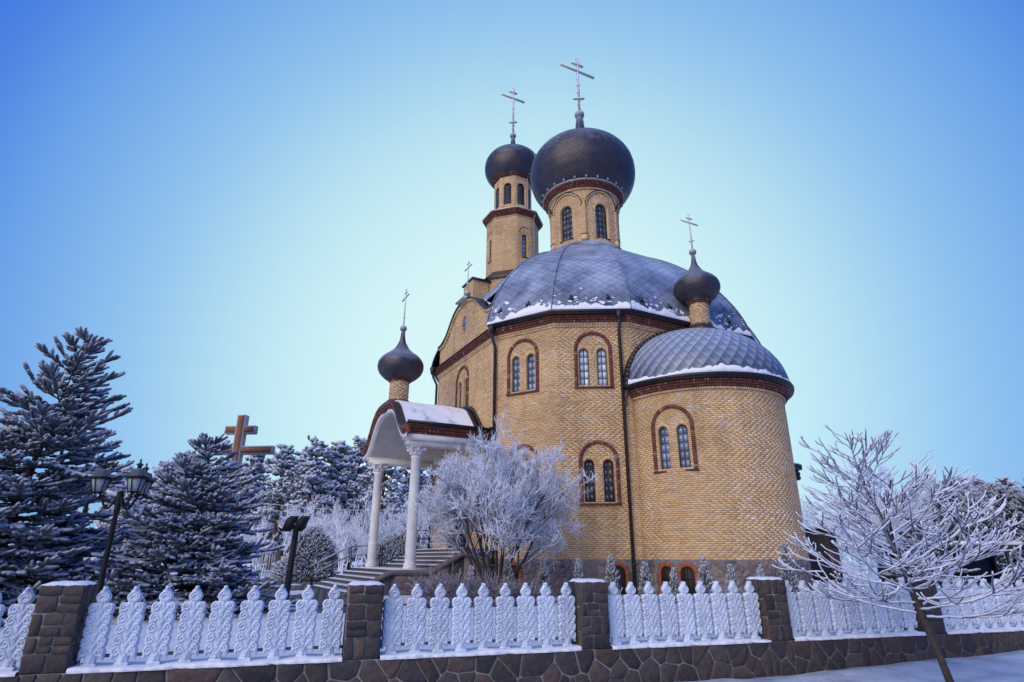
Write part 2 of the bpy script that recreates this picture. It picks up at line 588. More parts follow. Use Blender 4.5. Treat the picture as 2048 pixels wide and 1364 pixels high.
def rough(s, d):
    return 1.0 + 0.5 * math.sin(s * 3.1) * math.sin(d * 2.7 + 0.4)


def sheet(name, fn, s0, s1, d0, d1, ns, nd, mat, amp, sc):
    uu = np.linspace(-1, 1, ns)
    ss = 8 + np.where(uu < 0, -(s0 - 8) * uu, (s1 - 8) * uu) * np.abs(uu) ** 2
    dd = d0 + (d1 - d0) * np.linspace(0, 1, nd) ** 3
    V = []
    for d in dd:
        for s in ss:
            p = F0 + FU * s + FN * d
            z = fn + (min(0.3, max(0.0, 0.028 * (s - 9.5))) + rut(d) * (0.7 + 0.5 * math.sin(s * 1.7) * math.sin(s * 0.6)) if fn == 0.0 else 0.0) + amp * rough(s, d) * (math.sin(p[0] * sc + 1.3) * math.cos(p[1] * sc * 0.8) + 0.5 * math.sin(p[0] * sc * 2.7 + p[1] * sc * 1.9))
            V.append((p[0], p[1], z))
    F = [(j * ns + i, j * ns + i + 1, (j + 1) * ns + i + 1, (j + 1) * ns + i) for j in range(nd - 1) for i in range(ns - 1)]
    g = G()
    g.add(V, F)
    o = g.build(name, mat, kind='structure', smooth=True)
    return o


sheet('churchyard_ground', YARD, -500, 500, -0.25, -900, 240, 60, M_GSNOW, 0.012, 0.8)
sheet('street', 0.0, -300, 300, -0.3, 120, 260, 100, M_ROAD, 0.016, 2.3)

# ------------------------------------------------------------------ church
CH = np.array([4.5, 32.4])
CRZ = R(27.43)
church = thing('church', 'cream brick church with dark onion domes, round apse, bell tower and columned porch', 'church', (CH[0], CH[1], 0), CRZ)
cR = np.array([[math.cos(CRZ), -math.sin(CRZ)], [math.sin(CRZ), math.cos(CRZ)]])


def to_world(x, y):
    return CH + cR @ np.array([x, y])


def to_local(x, y):
    return cR.T @ (np.array([x, y]) - CH)


CAML = to_local(0, 0)

Z_PL = 1.7       # top of the stone plinth
Z_EV = 11.72     # gutter of the nave
AP = 7.85        # wall apothem
HL = 3.51        # half of a long side


def dodeca(ap, hl):
    s = (ap - hl) / (math.cos(PI / 3) + math.cos(PI / 6))
    P = []
    for k in range(4):                            # starts with the north side, walks left to right seen from outside
        a = PI + k * PI / 2
        n = np.array([math.cos(a), math.sin(a)])
        t = np.array([-math.sin(a), math.cos(a)])
        p0, p1 = ap * n - hl * t, ap * n + hl * t
        d = np.array([math.cos(a + PI / 2 + PI / 6), math.sin(a + PI / 2 + PI / 6)])
        P += [p0, p1, p1 + s * d]
    return np.array(P)


WP = dodeca(AP, HL)


def flat_map(p0, p1, zb=0.0):
    p0, p1 = np.array(p0, float), np.array(p1, float)
    L = np.linalg.norm(p1 - p0)
    u = (p1 - p0) / L
    n = np.array([u[1], -u[0]])

    def f(s, z, d=0.0):
        s, z, d = np.broadcast_arrays(np.asarray(s, float), np.asarray(z, float), np.asarray(d, float))
        return np.stack([p0[0] + u[0] * s + n[0] * d, p0[1] + u[1] * s + n[1] * d, z], -1)
    f.L = L
    f.flat = True
    f.ang = lambda s: math.atan2(u[1], u[0])
    return f


def cyl_map(c, r, a0):
    def f(s, z, d=0.0):
        s, z, d = np.broadcast_arrays(np.asarray(s, float), np.asarray(z, float), np.asarray(d, float))
        a = a0 + s / r
        return np.stack([c[0] + (r + d) * np.cos(a), c[1] + (r + d) * np.sin(a), z], -1)
    f.L = 2 * PI * r
    f.flat = False
    f.ang = lambda s: a0 + s / r + PI / 2
    return f


class Hole:
    def __init__(self, cx, z0, w, h, round_top=True):
        self.cx, self.z0, self.w, self.h = cx, z0, w, h
        self.zs = z0 + h - w / 2

    def half(self, z):
        if z < self.z0 or z > self.z0 + self.h:
            return None
        if z <= self.zs:
            return self.w / 2
        return math.sqrt(max(0, (self.w / 2) ** 2 - (z - self.zs) ** 2))

    def outline(self, k=10, e=0.0):
        w = self.w / 2 + e
        p = [(self.cx - w, self.z0 - e), (self.cx + w, self.z0 - e)]
        for i in range(k + 1):
            a = PI * i / k
            p.append((self.cx + w * math.cos(a), self.zs + w * math.sin(a)))
        return p


COURSE, BL, BJ = 0.075, 0.26, 0.010


def brick_field(m, s0, s1, z0, z1, holes=(), course=COURSE, bl=BL):
    out = []
    nrow = int(round((z1 - z0) / course))
    ph_ = 0.0
    for r in range(nrow):
        za = z0 + r * course
        zb = za + course - BJ
        zm = (za + zb) / 2
        cuts = []
        for h in holes:
            hw = h.half(zm)
            if hw:
                cuts.append((h.cx - hw, h.cx + hw))
        ph_ = (ph_ + bl * (0.5 + 0.16 * math.sin(r * 12.9898) + 0.1 * math.sin(r * 4.1))) % bl
        x = s0 - ph_
        while x < s1:
            segs = [(max(x, s0), min(x + bl - 0.004, s1))]
            for a, b in cuts:
                ns = []
                for p, q in segs:
                    if b <= p or a >= q:
                        ns.append((p, q))
                    else:
                        if a > p:
                            ns.append((p, a))
                        if b < q:
                            ns.append((b, q))
                segs = ns
            for p, q in segs:
                if q - p > 0.03:
                    out.append((p, q, za, zb))
            x += bl
    return np.array(out)


def bricks_into(g, m, F, depth=0.022):
    n = len(F)
    if n == 0:
        return
    p, q, a, b = F.T
    pr = rng.uniform(-0.002, 0.004, n)
    z0 = np.zeros(n) - depth
    c = [(p, a, z0), (q, a, z0), (q, b, z0), (p, b, z0), (p, a, pr), (q, a, pr), (q, b, pr), (p, b, pr)]
    V = np.stack([m(*k) for k in c], 1).reshape(-1, 3)
    base = (np.arange(n) * 8)[:, None, None]
    Q = np.array([(4, 5, 6, 7), (0, 1, 5, 4), (1, 2, 6, 5), (2, 3, 7, 6), (3, 0, 4, 7)])
    FQ = (Q[None] + base).reshape(-1, 4)
    g.add(V, FQ, tint=np.repeat(rng.random(n), 5))


def mortar_into(g, m, s0, s1, z0, z1, holes=(), d=-0.012):
    if m.flat:
        loops = [[(s0, z0), (s1, z0), (s1, z1), (s0, z1)]] + [h.outline(10) for h in holes]
        tri = tessellate_polygon([[Vector((x, y, 0)) for x, y in lp] for lp in loops])
        pts = np.array([p for lp in loops for p in lp])
        g.add(m(pts[:, 0], pts[:, 1], d), np.array(tri))
    else:
        ds = 0.05 if holes else 0.15
        dz = 0.05 if holes else 0.5
        ns, nz = max(2, int((s1 - s0) / ds)), max(2, int((z1 - z0) / dz))
        ss, zz = np.linspace(s0, s1, ns + 1), np.linspace(z0, z1, nz + 1)
        SS, ZZ = np.meshgrid(ss, zz)
        V = m(SS.ravel(), ZZ.ravel(), d)
        F = []
        for j in range(nz):
            zc = (zz[j] + zz[j + 1]) / 2
            for i in range(ns):
                sc = (ss[i] + ss[i + 1]) / 2
                bad = False
                for h in holes:
                    hw = h.half(zc)
                    if hw and abs(sc - h.cx) < hw:
                        bad = True
                if not bad:
                    k = j * (ns + 1) + i
                    F.append((k, k + 1, k + ns + 2, k + ns + 1))
        g.add(V, F)


def mbox(g, m, s0, s1, z0, z1, d0, d1, tint=0.5):
    c = [(s0, z0, d0), (s1, z0, d0), (s1, z1, d0), (s0, z1, d0), (s0, z0, d1), (s1, z0, d1), (s1, z1, d1), (s0, z1, d1)]
    g.hexa(np.array([m(*k) for k in c]), tint)


def mquadbox(g, m, q, d0, d1, tint=0.5):
    """box over a quad given in wall coordinates"""
    g.hexa(np.array([m(x, z, d0) for x, z in q] + [m(x, z, d1) for x, z in q]), tint)


def arch_band(g, m, h, e0, e1, d0, d1, pitch, jambs=True, gap=0.008):
    """header bricks set around an arched opening, band from e0 to e1 outside its edge"""
    r0, r1 = h.w / 2 + e0, h.w / 2 + e1
    if jambs:
        n = max(1, int(round((h.zs - h.z0) / pitch)))
        st = (h.zs - h.z0) / n
        for k in range(n):
            a, b = h.z0 + k * st, h.z0 + (k + 1) * st - gap
            for sgn in (-1, 1):
                x0, x1 = sorted((h.cx + sgn * r0, h.cx + sgn * r1))
                mquadbox(g, m, [(x0, a), (x1, a), (x1, b), (x0, b)], d0, d1 + random.uniform(-0.003, 0.003), random.random())
    n = max(6, int(round(PI * (r0 + r1) / 2 / pitch)))
    for k in range(n):
        a = PI * k / n
        b = PI * (k + 1) / n - gap / r1
        q = [(h.cx + r * math.cos(t), h.zs + r * math.sin(t)) for r, t in ((r0, a), (r1, a), (r1, b), (r0, b))]
        mquadbox(g, m, q, d0, d1 + random.uniform(-0.003, 0.003), random.random())


def strip_outline(g, m, h, e0, e1, d0, d1, k=12):
    a, b = h.outline(k, e0), h.outline(k, e1)
    n = len(a)
    for i in range(n):
        j = (i + 1) % n
        mquadbox(g, m, [a[i], a[j], b[j], b[i]], d0, d1)


def window(m, h, cols, rows, glass, dep=0.13, reveal=None, ring=0.12):
    """frame and glazing bars as one mesh, every pane a mesh of its own"""
    g = G()
    strip_outline(g, m, h, -0.035, 0.004, -dep - 0.02, -dep + 0.025)
    x0, x1 = h.cx - h.w / 2 + 0.03, h.cx + h.w / 2 - 0.03
    zb, zt = h.z0 + 0.03, h.z0 + h.h - 0.03
    xs = np.linspace(x0, x1, cols + 1)
    zs = np.linspace(zb, zt, rows + 1)
    bar = 0.014
    for x in xs[1:-1]:
        top = h.zs + math.sqrt(max(0, (h.w / 2) ** 2 - (x - h.cx) ** 2)) - 0.02
        mbox(g, m, x - bar, x + bar, zb, top, -dep - 0.01, -dep + 0.012)
    for z in zs[1:-1]:
        hw = h.half(z) or 0
        mbox(g, m, h.cx - hw + 0.02, h.cx + hw - 0.02, z - bar, z + bar, -dep - 0.01, -dep + 0.014)
    w = g.build('window', M_FRAME, church)
    for i in range(cols):
        for j in range(rows):
            a, b, c, d = xs[i] + bar * 0.6, xs[i + 1] - bar * 0.6, zs[j] + bar * 0.6, zs[j + 1] - bar * 0.6
            poly = [(a, c), (b, c)]
            if d > h.zs:
                for t in np.linspace(b, a, 6):
                    zz = h.zs + math.sqrt(max(0, (h.w / 2 - 0.02) ** 2 - (t - h.cx) ** 2))
                    poly.append((t, max(c + 0.005, min(d, zz))))
            else:
                poly += [(b, d), (a, d)]
            pg = G()
            tilt = random.uniform(-0.004, 0.004)
            pg.prism([m(x, z, -dep - 0.008) for x, z in poly], [m(x, z, -dep + 0.001 + tilt * (x - a) / 0.2) for x, z in poly])
            pg.build('pane', glass, w)
    if reveal is not None:
        reveal = G()
        o = h.outline(12)
        for i in range(len(o)):
            j = (i + 1) % len(o)
            reveal.add([m(*o[i], 0.0), m(*o[j], 0.0), m(*o[j], -dep - 0.03), m(*o[i], -dep - 0.03)], [(0, 1, 2, 3)], tint=random.uniform(0.3, 0.7))
        if ring:
            arch_band(reveal, m, h, 0.0, ring, -0.015, 0.007, 0.07, jambs=False)
        reveal.build('window_reveal', M_BRICK, church)
    return w


def double_window(m, cx, z0, glass, reveal, red, lights_gap=0.76, W=1.6, H=2.45, lw=0.42, lh=1.66):
    hs = [Hole(cx - lights_gap / 2, z0 + 0.04, lw, lh), Hole(cx + lights_gap / 2, z0 + 0.04, lw, lh)]
    outer = Hole(cx, z0, W - 0.28, H - 0.14)
    red = G()
    arch_band(red, m, outer, 0.0, 0.14, -0.02, 0.055, 0.078)
    mbox(red, m, cx - W / 2 - 0.02, cx + W / 2 + 0.02, z0 - 0.07, z0 - 0.005, -0.02, 0.09, 0.3)
    red.build('window_surround', M_RED, church)
    for h in hs:
        window(m, h, 2, 5, glass, reveal=reveal)
    return hs


red_g, rev_g = G(), G()
WALLS = []
F_AB = flat_map(WP[0], WP[1])
F_BC = flat_map(WP[1], WP[2])
F_CD = flat_map(WP[2], WP[3])
F_DF = flat_map(WP[3], WP[4])
Z_TOP = 11.35

wall_bricks, wall_mortar = G(), G()


def wall(m, s0, s1, z0, z1, holes=()):
    bricks_into(wall_bricks, m, brick_field(m, s0, s1, z0, z1, holes))
    mortar_into(wall_mortar, m, s0, s1, z0, z1 + 0.02, holes)


h_cd = double_window(F_CD, F_CD.L / 2 + 0.02, 8.45, M_GLASSW, rev_g, red_g) + double_window(F_CD, F_CD.L / 2 + 0.06, 3.75, M_GLASS, rev_g, red_g)
h_bc = double_window(F_BC, F_BC.L / 2, 8.45, M_GLASSM, rev_g, red_g) + double_window(F_BC, F_BC.L / 2, 3.75, M_GLASS, rev_g, red_g)
h_ab = double_window(F_AB, F_AB.L / 2, 8.45, M_GLASSM, rev_g, red_g)
DOOR = Hole(F_AB.L / 2, 2.12, 1.9, 2.9)
wall(F_CD, 0, F_CD.L, Z_PL, Z_TOP, h_cd)
wall(F_BC, 0, F_BC.L, Z_PL, Z_TOP, h_bc)
wall(F_AB, 0, F_AB.L, Z_PL, Z_TOP, h_ab + [DOOR])
wall(F_DF, 0, F_DF.L, Z_PL, Z_TOP)
# sides away from the street, plain
for k in range(4, 12):
    fm = flat_map(WP[k], WP[(k + 1) % 12])
    if k in (4, 11):
        wall(fm, 0, fm.L, Z_PL, Z_TOP)
    else:
        mortar_into(wall_mortar, fm, 0, fm.L, Z_PL, Z_TOP + 0.02)

# entrance door under the porch
dg = G()
mbox(dg, F_AB, DOOR.cx - 0.93, DOOR.cx + 0.93, 2.12, DOOR.zs, -0.2, -0.12)
dg.prism([F_AB(x, z, -0.2) for x, z in DOOR.outline(12)], [F_AB(x, z, -0.15) for x, z in DOOR.outline(12)])
door = dg.build('door', M_DARK, church)
for sx in (-1, 1):
    for zz in (2.35, 3.2):
        pg = G()
        mbox(pg, F_AB, DOOR.cx + sx * 0.46 - 0.3, DOOR.cx + sx * 0.46 + 0.3, zz, zz + 0.7, -0.13, -0.1)
        pg.build('door_panel', M_FRAME, door)
dsg = G()
arch_band(dsg, F_AB, DOOR, 0.0, 0.2, -0.02, 0.05, 0.078)
dsg.build('door_surround', M_RED, church)

# apse
ARAD = 3.5
F_AP = cyl_map((0, -AP), ARAD, PI)
Z_AE = 8.25
cang = math.atan2(CAML[1] + AP, CAML[0])          # where the camera sits seen from the apse axis


def apse_s(px_az, r=ARAD):
    """arc position on the visible side whose world direction from the eye has X/Y = px_az"""
    best = None
    for s in np.linspace(0.2, PI * r - 0.2, 600):
        p = F_AP(s, 0, 0)
        w = to_world(p[0], p[1])
        e = abs(w[0] / w[1] - px_az)
        nrm = math.atan2(p[1] + AP, p[0])
        if math.cos(nrm - cang) > 0.1 and (best is None or e < best[0]):
            best = (e, s)
    return best[1]


s_win = apse_s(0.272)
h_ap = double_window(F_AP, s_win, 4.85, M_GLASSM, rev_g, red_g, W=1.68, H=2.5)
ap_field = brick_field(F_AP, 0.0, PI * ARAD, Z_PL, 7.85, h_ap)
mortar_into(wall_mortar, F_AP, 0.0, PI * ARAD, Z_PL, 7.9, h_ap)
# the 300 bricks of the apse that show largest are laid one by one, the rest joined
cen = F_AP((ap_field[:, 0] + ap_field[:, 1]) / 2, (ap_field[:, 2] + ap_field[:, 3]) / 2, 0)
dist = np.linalg.norm(cen - np.array([CAML[0], CAML[1], EYE + 1.2]), axis=1)
full = (ap_field[:, 1] - ap_field[:, 0]) > BL - 0.006
near = np.where(full)[0][np.argsort(dist[full])[:300]]
keep = np.ones(len(ap_field), bool)
keep[near] = False
bricks_into(wall_bricks, F_AP, ap_field[keep])
ap_g = G()
mortar_into(ap_g, F_AP, 0.0, PI * ARAD, Z_PL + 0.03, 7.7, h_ap, d=-0.03)
apse_wall = ap_g.build('apse_wall', M_MORTAR, church)
BRM = []
for k in range(12):
    g = G()
    g.box((0, 0, 0), (BL - 0.004, 0.022, COURSE - BJ), tint=(k + 0.5) / 12)
    BRM.append(make_mesh('brick', np.concatenate(g.V), g.B, g.T, M_BRICK))
for i in near:
    p, q, a, b = ap_field[i]
    c = F_AP((p + q) / 2, (a + b) / 2, -0.010)
    part('brick', random.choice(BRM), apse_wall, tuple(c), (0, 0, F_AP.ang((p + q) / 2)))

# cornices -------------------------------------------------------------
def sweep(g, path, prof, closed=True, tint=0.5):
    """profile of (out, z) points carried along a plan polyline with mitred corners"""
    P = np.asarray(path, float)
    n = len(P)
    rows = []
    for i in range(n):
        a = P[i] - P[i - 1] if (i > 0 or closed) else P[1] - P[0]
        b = P[(i + 1) % n] - P[i] if (i < n - 1 or closed) else P[-1] - P[-2]
        a, b = a / np.linalg.norm(a), b / np.linalg.norm(b)
        na, nb = np.array([a[1], -a[0]]), np.array([b[1], -b[0]])
        k = na + nb
        k = k / (1 + np.dot(na, nb))
        rows.append([(P[i][0] + k[0] * o, P[i][1] + k[1] * o, z) for o, z in prof])
    m = len(prof)
    V = [p for r in rows for p in r]
    F = []
    rng_i = range(n) if closed else range(n - 1)
    for i in rng_i:
        j = (i + 1) % n
        for q in range(m):
            q2 = (q + 1) % m
            F.append((i * m + q, j * m + q, j * m + q2, i * m + q2))
    bl = [F]
    if not closed:
        bl += [[list(range(m))], [list(range((n - 1) * m, n * m))[::-1]]]
    g.add(V, *bl, tint=tint)


def header_row(g, path, z0, z1, o0, o1, pitch, closed=True, gap=0.010):
    P = np.asarray(path, float)
    n = len(P)
    for i in (range(n) if closed else range(n - 1)):
        m = flat_map(P[i], P[(i + 1) % n])
        ext = o1 * 0.27 if n < 40 else 0.0
        k = max(1, int(round((m.L + 2 * ext) / pitch)))
        st = (m.L + 2 * ext) / k
        for j in range(k):
            a = -ext + j * st
            mbox(g, m, a + gap / 2, a + st - gap / 2, z0, z1, o0, o1 + random.uniform(-0.002, 0.004), random.random())


def rect(o0, o1, z0, z1):
    return [(o0, z0), (o1, z0), (o1, z1), (o0, z1)]


cor_y, cor_r, cor_rm, gut = G(), G(), G(), G()
nave_path = WP
header_row(cor_y, nave_path, 11.12, 11.20, -0.02, 0.05, 0.13)
header_row(cor_y, nave_path, 11.21, 11.31, -0.02, 0.085, 0.085)
sweep(cor_rm, nave_path, rect(-0.03, 0.12, 11.315, 11.60))
cor_rm.build('cornice', M_REDM, church)
cor_rm = G()
header_row(cor_r, nave_path, 11.32, 11.405, 0.05, 0.15, 0.085)
header_row(cor_r, nave_path, 11.415, 11.50, 0.05, 0.21, 0.085)
header_row(cor_r, nave_path, 11.51, 11.59, 0.05, 0.28, 0.085)


def gutter(g, path, z, o, closed=True):
    prof = [(o, z + 0.14), (o - 0.02, z + 0.05), (o + 0.03, z), (o + 0.12, z - 0.02), (o + 0.18, z + 0.04), (o + 0.19, z + 0.13), (o + 0.165, z + 0.13), (o + 0.15, z + 0.06), (o + 0.1, z + 0.03), (o + 0.03, z + 0.06)]
    sweep(g, path, prof, closed)


open_path = list(WP[1:]) + [WP[0]]
gutter(gut, open_path, 11.64, 0.28, False)
sweep(gut, open_path, rect(-0.05, 0.44, 11.60, 11.635), False)
sweep(gut, [WP[0], WP[1]], rect(-0.05, 0.34, 11.60, 11.64), False)

ap_path = [(ARAD * math.cos(PI + t), -AP + ARAD * math.sin(PI + t)) for t in np.linspace(0, PI, 60)]
header_row(cor_y, ap_path, 7.84, 7.94, -0.03, 0.07, 0.09, False)
sweep(cor_rm, ap_path, rect(-0.05, 0.12, 7.95, 8.24), False)
cor_rm.build('cornice', M_REDM, church)
cor_rm = G()
header_row(cor_r, ap_path, 7.95, 8.03, 0.03, 0.15, 0.092, False)
header_row(cor_r, ap_path, 8.04, 8.12, 0.03, 0.21, 0.092, False)
header_row(cor_r, ap_path, 8.13, 8.215, 0.03, 0.28, 0.092, False)
gutter(gut, ap_path, 8.26, 0.27, False)
sweep(gut, ap_path, rect(-0.05, 0.42, 8.225, 8.255), False)

# main roof ------------------------------------------------------------
EP = dodeca(8.24, HL + 0.105)
ph = np.linspace(0, PI / 2 * 0.86, 60)
LAM = np.cos(ph)
ZR = 11.76 + 6.95 * np.sin(ph) ** 1.4
roof_core, tiles, seams, roofsnow = G(), G(), G(), G()
V, F = [], []
lv = list(range(0, 60, 4)) + [59]
for li in lv:
    for p in EP:
        V.append((p[0] * LAM[li], p[1] * LAM[li], ZR[li] - 0.03))
for a in range(len(lv) - 1):
    for k in range(12):
        if k == 0 and LAM[lv[a]] > 0.90:
            continue
        k2 = (k + 1) % 12
        F.append((a * 12 + k, a * 12 + k2, (a + 1) * 12 + k2, (a + 1) * 12 + k))
roof_core.add(V, F, [list(range((len(lv) - 1) * 12, len(lv) * 12))])
roof = roof_core.build('roof', M_TRIM, church)

arc_seg = [0.0]
rr = LAM * 8.24
for i in range(1, 60):
    arc_seg.append(arc_seg[-1] + math.hypot(rr[i] - rr[i - 1], ZR[i] - ZR[i - 1]))
arc_seg = np.array(arc_seg)


def roof_pt(k, a, t, lift):
    p0, p1 = EP[k], EP[(k + 1) % 12]
    L = np.linalg.norm(p1 - p0)
    u = (p1 - p0) / L
    mid = (p0 + p1) / 2
    t = np.clip(t, 0, arc_seg[-1])
    lam = np.interp(t, arc_seg, LAM)
    z = np.interp(t, arc_seg, ZR)
    hw = L / 2 * lam
    a = np.clip(a, -hw, hw)
    # outward normal of the profile
    dl = np.interp(t + 0.05, arc_seg, LAM) - np.interp(t - 0.05, arc_seg, LAM)
    dz = np.interp(t + 0.05, arc_seg, ZR) - np.interp(t - 0.05, arc_seg, ZR)
    ap = np.linalg.norm(mid)
    n2 = np.array([-dl * ap, dz])
    q = math.hypot(dl * ap, dz) + 1e-9
    no, nz = dz / q, -dl * ap / q
    mo = mid / ap
    xy = mid * lam + u * a + mo * no * lift
    return (xy[0], xy[1], z + nz * lift)


def tile_into(g, fn, cx, ct, w, h, tint):
    curved_tile(g, fn, [(cx, ct - h), (cx + w, ct), (cx, ct + h), (cx - w, ct)], [0.009, 0.005, 0.001, 0.005], -0.015, 2, tint)


TW, TH = 0.235, 0.20
for k in range(12):
    L = np.linalg.norm(EP[(k + 1) % 12] - EP[k])
    nrow = int(arc_seg[-1] / TH)
    for r in range(nrow):
        t = r * TH
        hw = L / 2 * np.interp(t, arc_seg, LAM)
        nc = int(hw / (2 * TW)) + 1
        for c in range(-nc, nc + 1):
            a = c * 2 * TW + (TW if r % 2 else 0)
            if k == 0 and np.interp(t, arc_seg, LAM) > 0.885:
                continue
            if abs(a) < hw + TW * 0.6:
                tile_into(tiles, lambda x, y, l, kk=k: roof_pt(kk, x, y, l), a, t, TW - 0.006, TH - 0.006, random.random())
    # ridge seam
    hwv = [(EP[k][0] * LAM[i] * 1.003, EP[k][1] * LAM[i] * 1.003, ZR[i] + 0.012) for i in range(0, 60, 2)]
    seams.tube(hwv, 0.035, 6)
    # snow left along the eave with a ragged, patchy upper edge
    if k == 0:
        continue
    n = int(L / 0.03)
    av = np.linspace(-L / 2, L / 2, n)
    rn = rng.random((4, 400))

    def vn(x, o, f):
        q = (x + 20) * f
        i = int(math.floor(q))
        u = q - i
        u = u * u * (3 - 2 * u)
        return rn[o][i % 400] * (1 - u) + rn[o][(i + 1) % 400] * u
    hh = [max(0.05, -0.05 + 0.36 * vn(x, 0, 1.3) + 0.26 * vn(x, 1, 4.1) + 0.2 * vn(x, 2, 11) * vn(x, 3, 2)) for x in av]
    for i in range(n - 1):
        pts = []
        for a, h in ((av[i], hh[i]), (av[i + 1], hh[i + 1])):
            pts.append([roof_pt(k, a, 0.0, 0.02), roof_pt(k, a, 0.02, 0.06), roof_pt(k, a, h * 0.6, 0.05), roof_pt(k, a, h, 0.02)])
        roofsnow.add(pts[0] + pts[1], [(0, 4, 5, 1), (1, 5, 6, 2), (2, 6, 7, 3)])
    for q in range(int(L * 10)):
        a = random.uniform(-L / 2, L / 2) * 0.95
        t = 0.25 + abs(random.gauss(0, 0.38))
        sz = random.uniform(0.02, 0.085) * (1.5 if random.random() < 0.15 else 1)
        skew = random.uniform(-0.8, 0.8)
        pr = [roof_pt(k, a + sz * random.uniform(0.5, 1.4) * math.cos(b) + skew * sz * math.sin(b), t + sz * random.uniform(0.4, 1.1) * math.sin(b), 0.022) for b in np.linspace(0, 2 * PI, 8)[:-1]]
        roofsnow.add(pr, [list(range(7))])
tiles.build('roof_tiles', M_TILE, roof, kind='stuff', smooth=True)
seams.build('ridge_seam', M_TILE, roof)
roofsnow.build('roof_snow', M_SNOW, roof, kind='stuff')
for k, a in ((1, -1.05), (1, 0.45), (2, -0.85), (2, 0.75), (3, -2.9), (3, -1.3), (3, 2.4)):
    vg = G()
    prof = []
    for i in range(9):
        b = PI * i / 8
        prof.append((0.11 * math.cos(b), 0.11 * math.sin(b)))
    f0 = [roof_pt(k, a + x, 0.55, 0.02 + y) for x, y in prof]
    f1 = [roof_pt(k, a + x * 0.4, 0.85, 0.0 + y * 0.15) for x, y in prof]
    vg.prism(f0, f1)
    vg.build('roof_vent', M_TRIM, roof)

# north gable ----------------------------------------------------------
GP = [(0.0, 1.25), (0.1, 1.26), (0.2, 1.31), (0.3, 1.52), (0.4, 1.8), (0.5, 2.12), (0.62, 2.46), (0.75, 2.68), (0.88, 2.79), (1.0, 2.82)]


def gable_z(s):
    t = 1 - abs(s - F_AB.L / 2) / (F_AB.L / 2)
    return 11.68 + np.interp(t, [p[0] for p in GP], [p[1] for p in GP])


oc = Hole(F_AB.L / 2, 12.75, 0.62, 0.86)
gg, gm = brick_field(F_AB, 0, F_AB.L, 11.62, 14.55), G()
kk = []
for b in gg:
    if b[3] < min(gable_z(b[0]), gable_z(b[1])) - 0.02:
        cs, cz = (b[0] + b[1]) / 2 - oc.cx, (b[2] + b[3]) / 2 - 13.2
        if (cs / 0.36) ** 2 + (cz / 0.5) ** 2 > 1:
            kk.append(b)
bricks_into(wall_bricks, F_AB, np.array(kk))
ss = np.linspace(0, F_AB.L, 41)
gm.prism([F_AB(0, 11.5, -0.014)] + [F_AB(s, gable_z(s), -0.014) for s in ss] + [F_AB(F_AB.L, 11.5, -0.014)],
         [F_AB(0, 11.5, -0.3)] + [F_AB(s, gable_z(s), -0.3) for s in ss] + [F_AB(F_AB.L, 11.5, -0.3)])
gm.build('gable', M_MORTAR, church)
gt, gy, gs = G(), G(), G()
for i in range(40):
    a, b = ss[i], ss[i + 1]
    za, zb = gable_z(a), gable_z(b)
    mquadbox(gt, F_AB, [(a, za - 0.02), (b, zb - 0.02), (b, zb + 0.05), (a, za + 0.05)], -0.45, 0.16)
    mquadbox(gy, F_AB, [(a, za - 0.17), (b, zb - 0.17), (b, zb - 0.025), (a, za - 0.025)], -0.02, 0.09, random.random())
    # barrel roof running back from the gable, under snow
    mquadbox(gs, F_AB, [(a, za - 0.1), (b, zb - 0.1), (b, zb + 0.045), (a, za + 0.045)], -3.6, -0.46)
gt.build('gable_coping', M_TRIM, church)
gy.build('gable_moulding', M_BRICK, church)
gs.build('gable_roof', M_SNOW, church)
for s in (0.0, F_AB.L):
    pg = G()
    x0, x1 = (s - 0.02, s + 0.3) if s == 0 else (s - 0.3, s + 0.02)
    mbox(pg, F_AB, x0, x1, 11.66, 12.9, -0.75, -0.31)
    pg.build('gable_pier', M_TRIM if s else M_MORTAR, church)
og, ogl = G(), G()
ring = [(0.31 * math.cos(t), 0.43 * math.sin(t)) for t in np.linspace(0, 2 * PI, 29)[:-1]]
for i in range(28):
    j = (i + 1) % 28
    a, b = ring[i], ring[j]
    mquadbox(og, F_AB, [(oc.cx + a[0], 13.2 + a[1]), (oc.cx + b[0], 13.2 + b[1]), (oc.cx + b[0] * 1.3, 13.2 + b[1] * 1.22), (oc.cx + a[0] * 1.3, 13.2 + a[1] * 1.22)], -0.02, 0.025, random.random())
oval = og.build('oval_window', M_BRICK, church)
ogl.prism([F_AB(oc.cx + x, 13.2 + z, -0.012) for x, z in ring], [F_AB(oc.cx + x, 13.2 + z, -0.004) for x, z in ring])
ogl.build('pane', M_GLASSM, oval)
bg = G()
mbox(bg, F_AB, oc.cx - 0.015, oc.cx + 0.015, 12.8, 13.6, -0.004, 0.012)
mbox(bg, F_AB, oc.cx - 0.28, oc.cx + 0.28, 13.185, 13.215, -0.004, 0.013)
bg.build('glazing_bar', M_FRAME, oval)


# onion domes and crosses ---------------------------------------------
ONION = [(-1.85, 2.45), (-1.7, 2.65), (-1.4, 2.9), (-0.95, 3.16), (-0.45, 3.32), (0, 3.36), (0.45, 3.33), (0.9, 3.22), (1.3, 3.02), (1.65, 2.75), (1.95, 2.42), (2.2, 2.05),
         (2.42, 1.62), (2.58, 1.22), (2.74, 0.86), (2.98, 0.60), (3.35, 0.44), (3.8, 0.34), (4.75, 0.25)]
ONION_S = [(-0.62, 0.60), (-0.52, 0.74), (-0.34, 0.92), (-0.15, 1.01), (0.0, 1.03), (0.16, 1.01), (0.32, 0.93), (0.46, 0.80), (0.58, 0.64), (0.70, 0.48), (0.84, 0.34), (1.05, 0.22), (1.35, 0.14), (1.75, 0.10)]


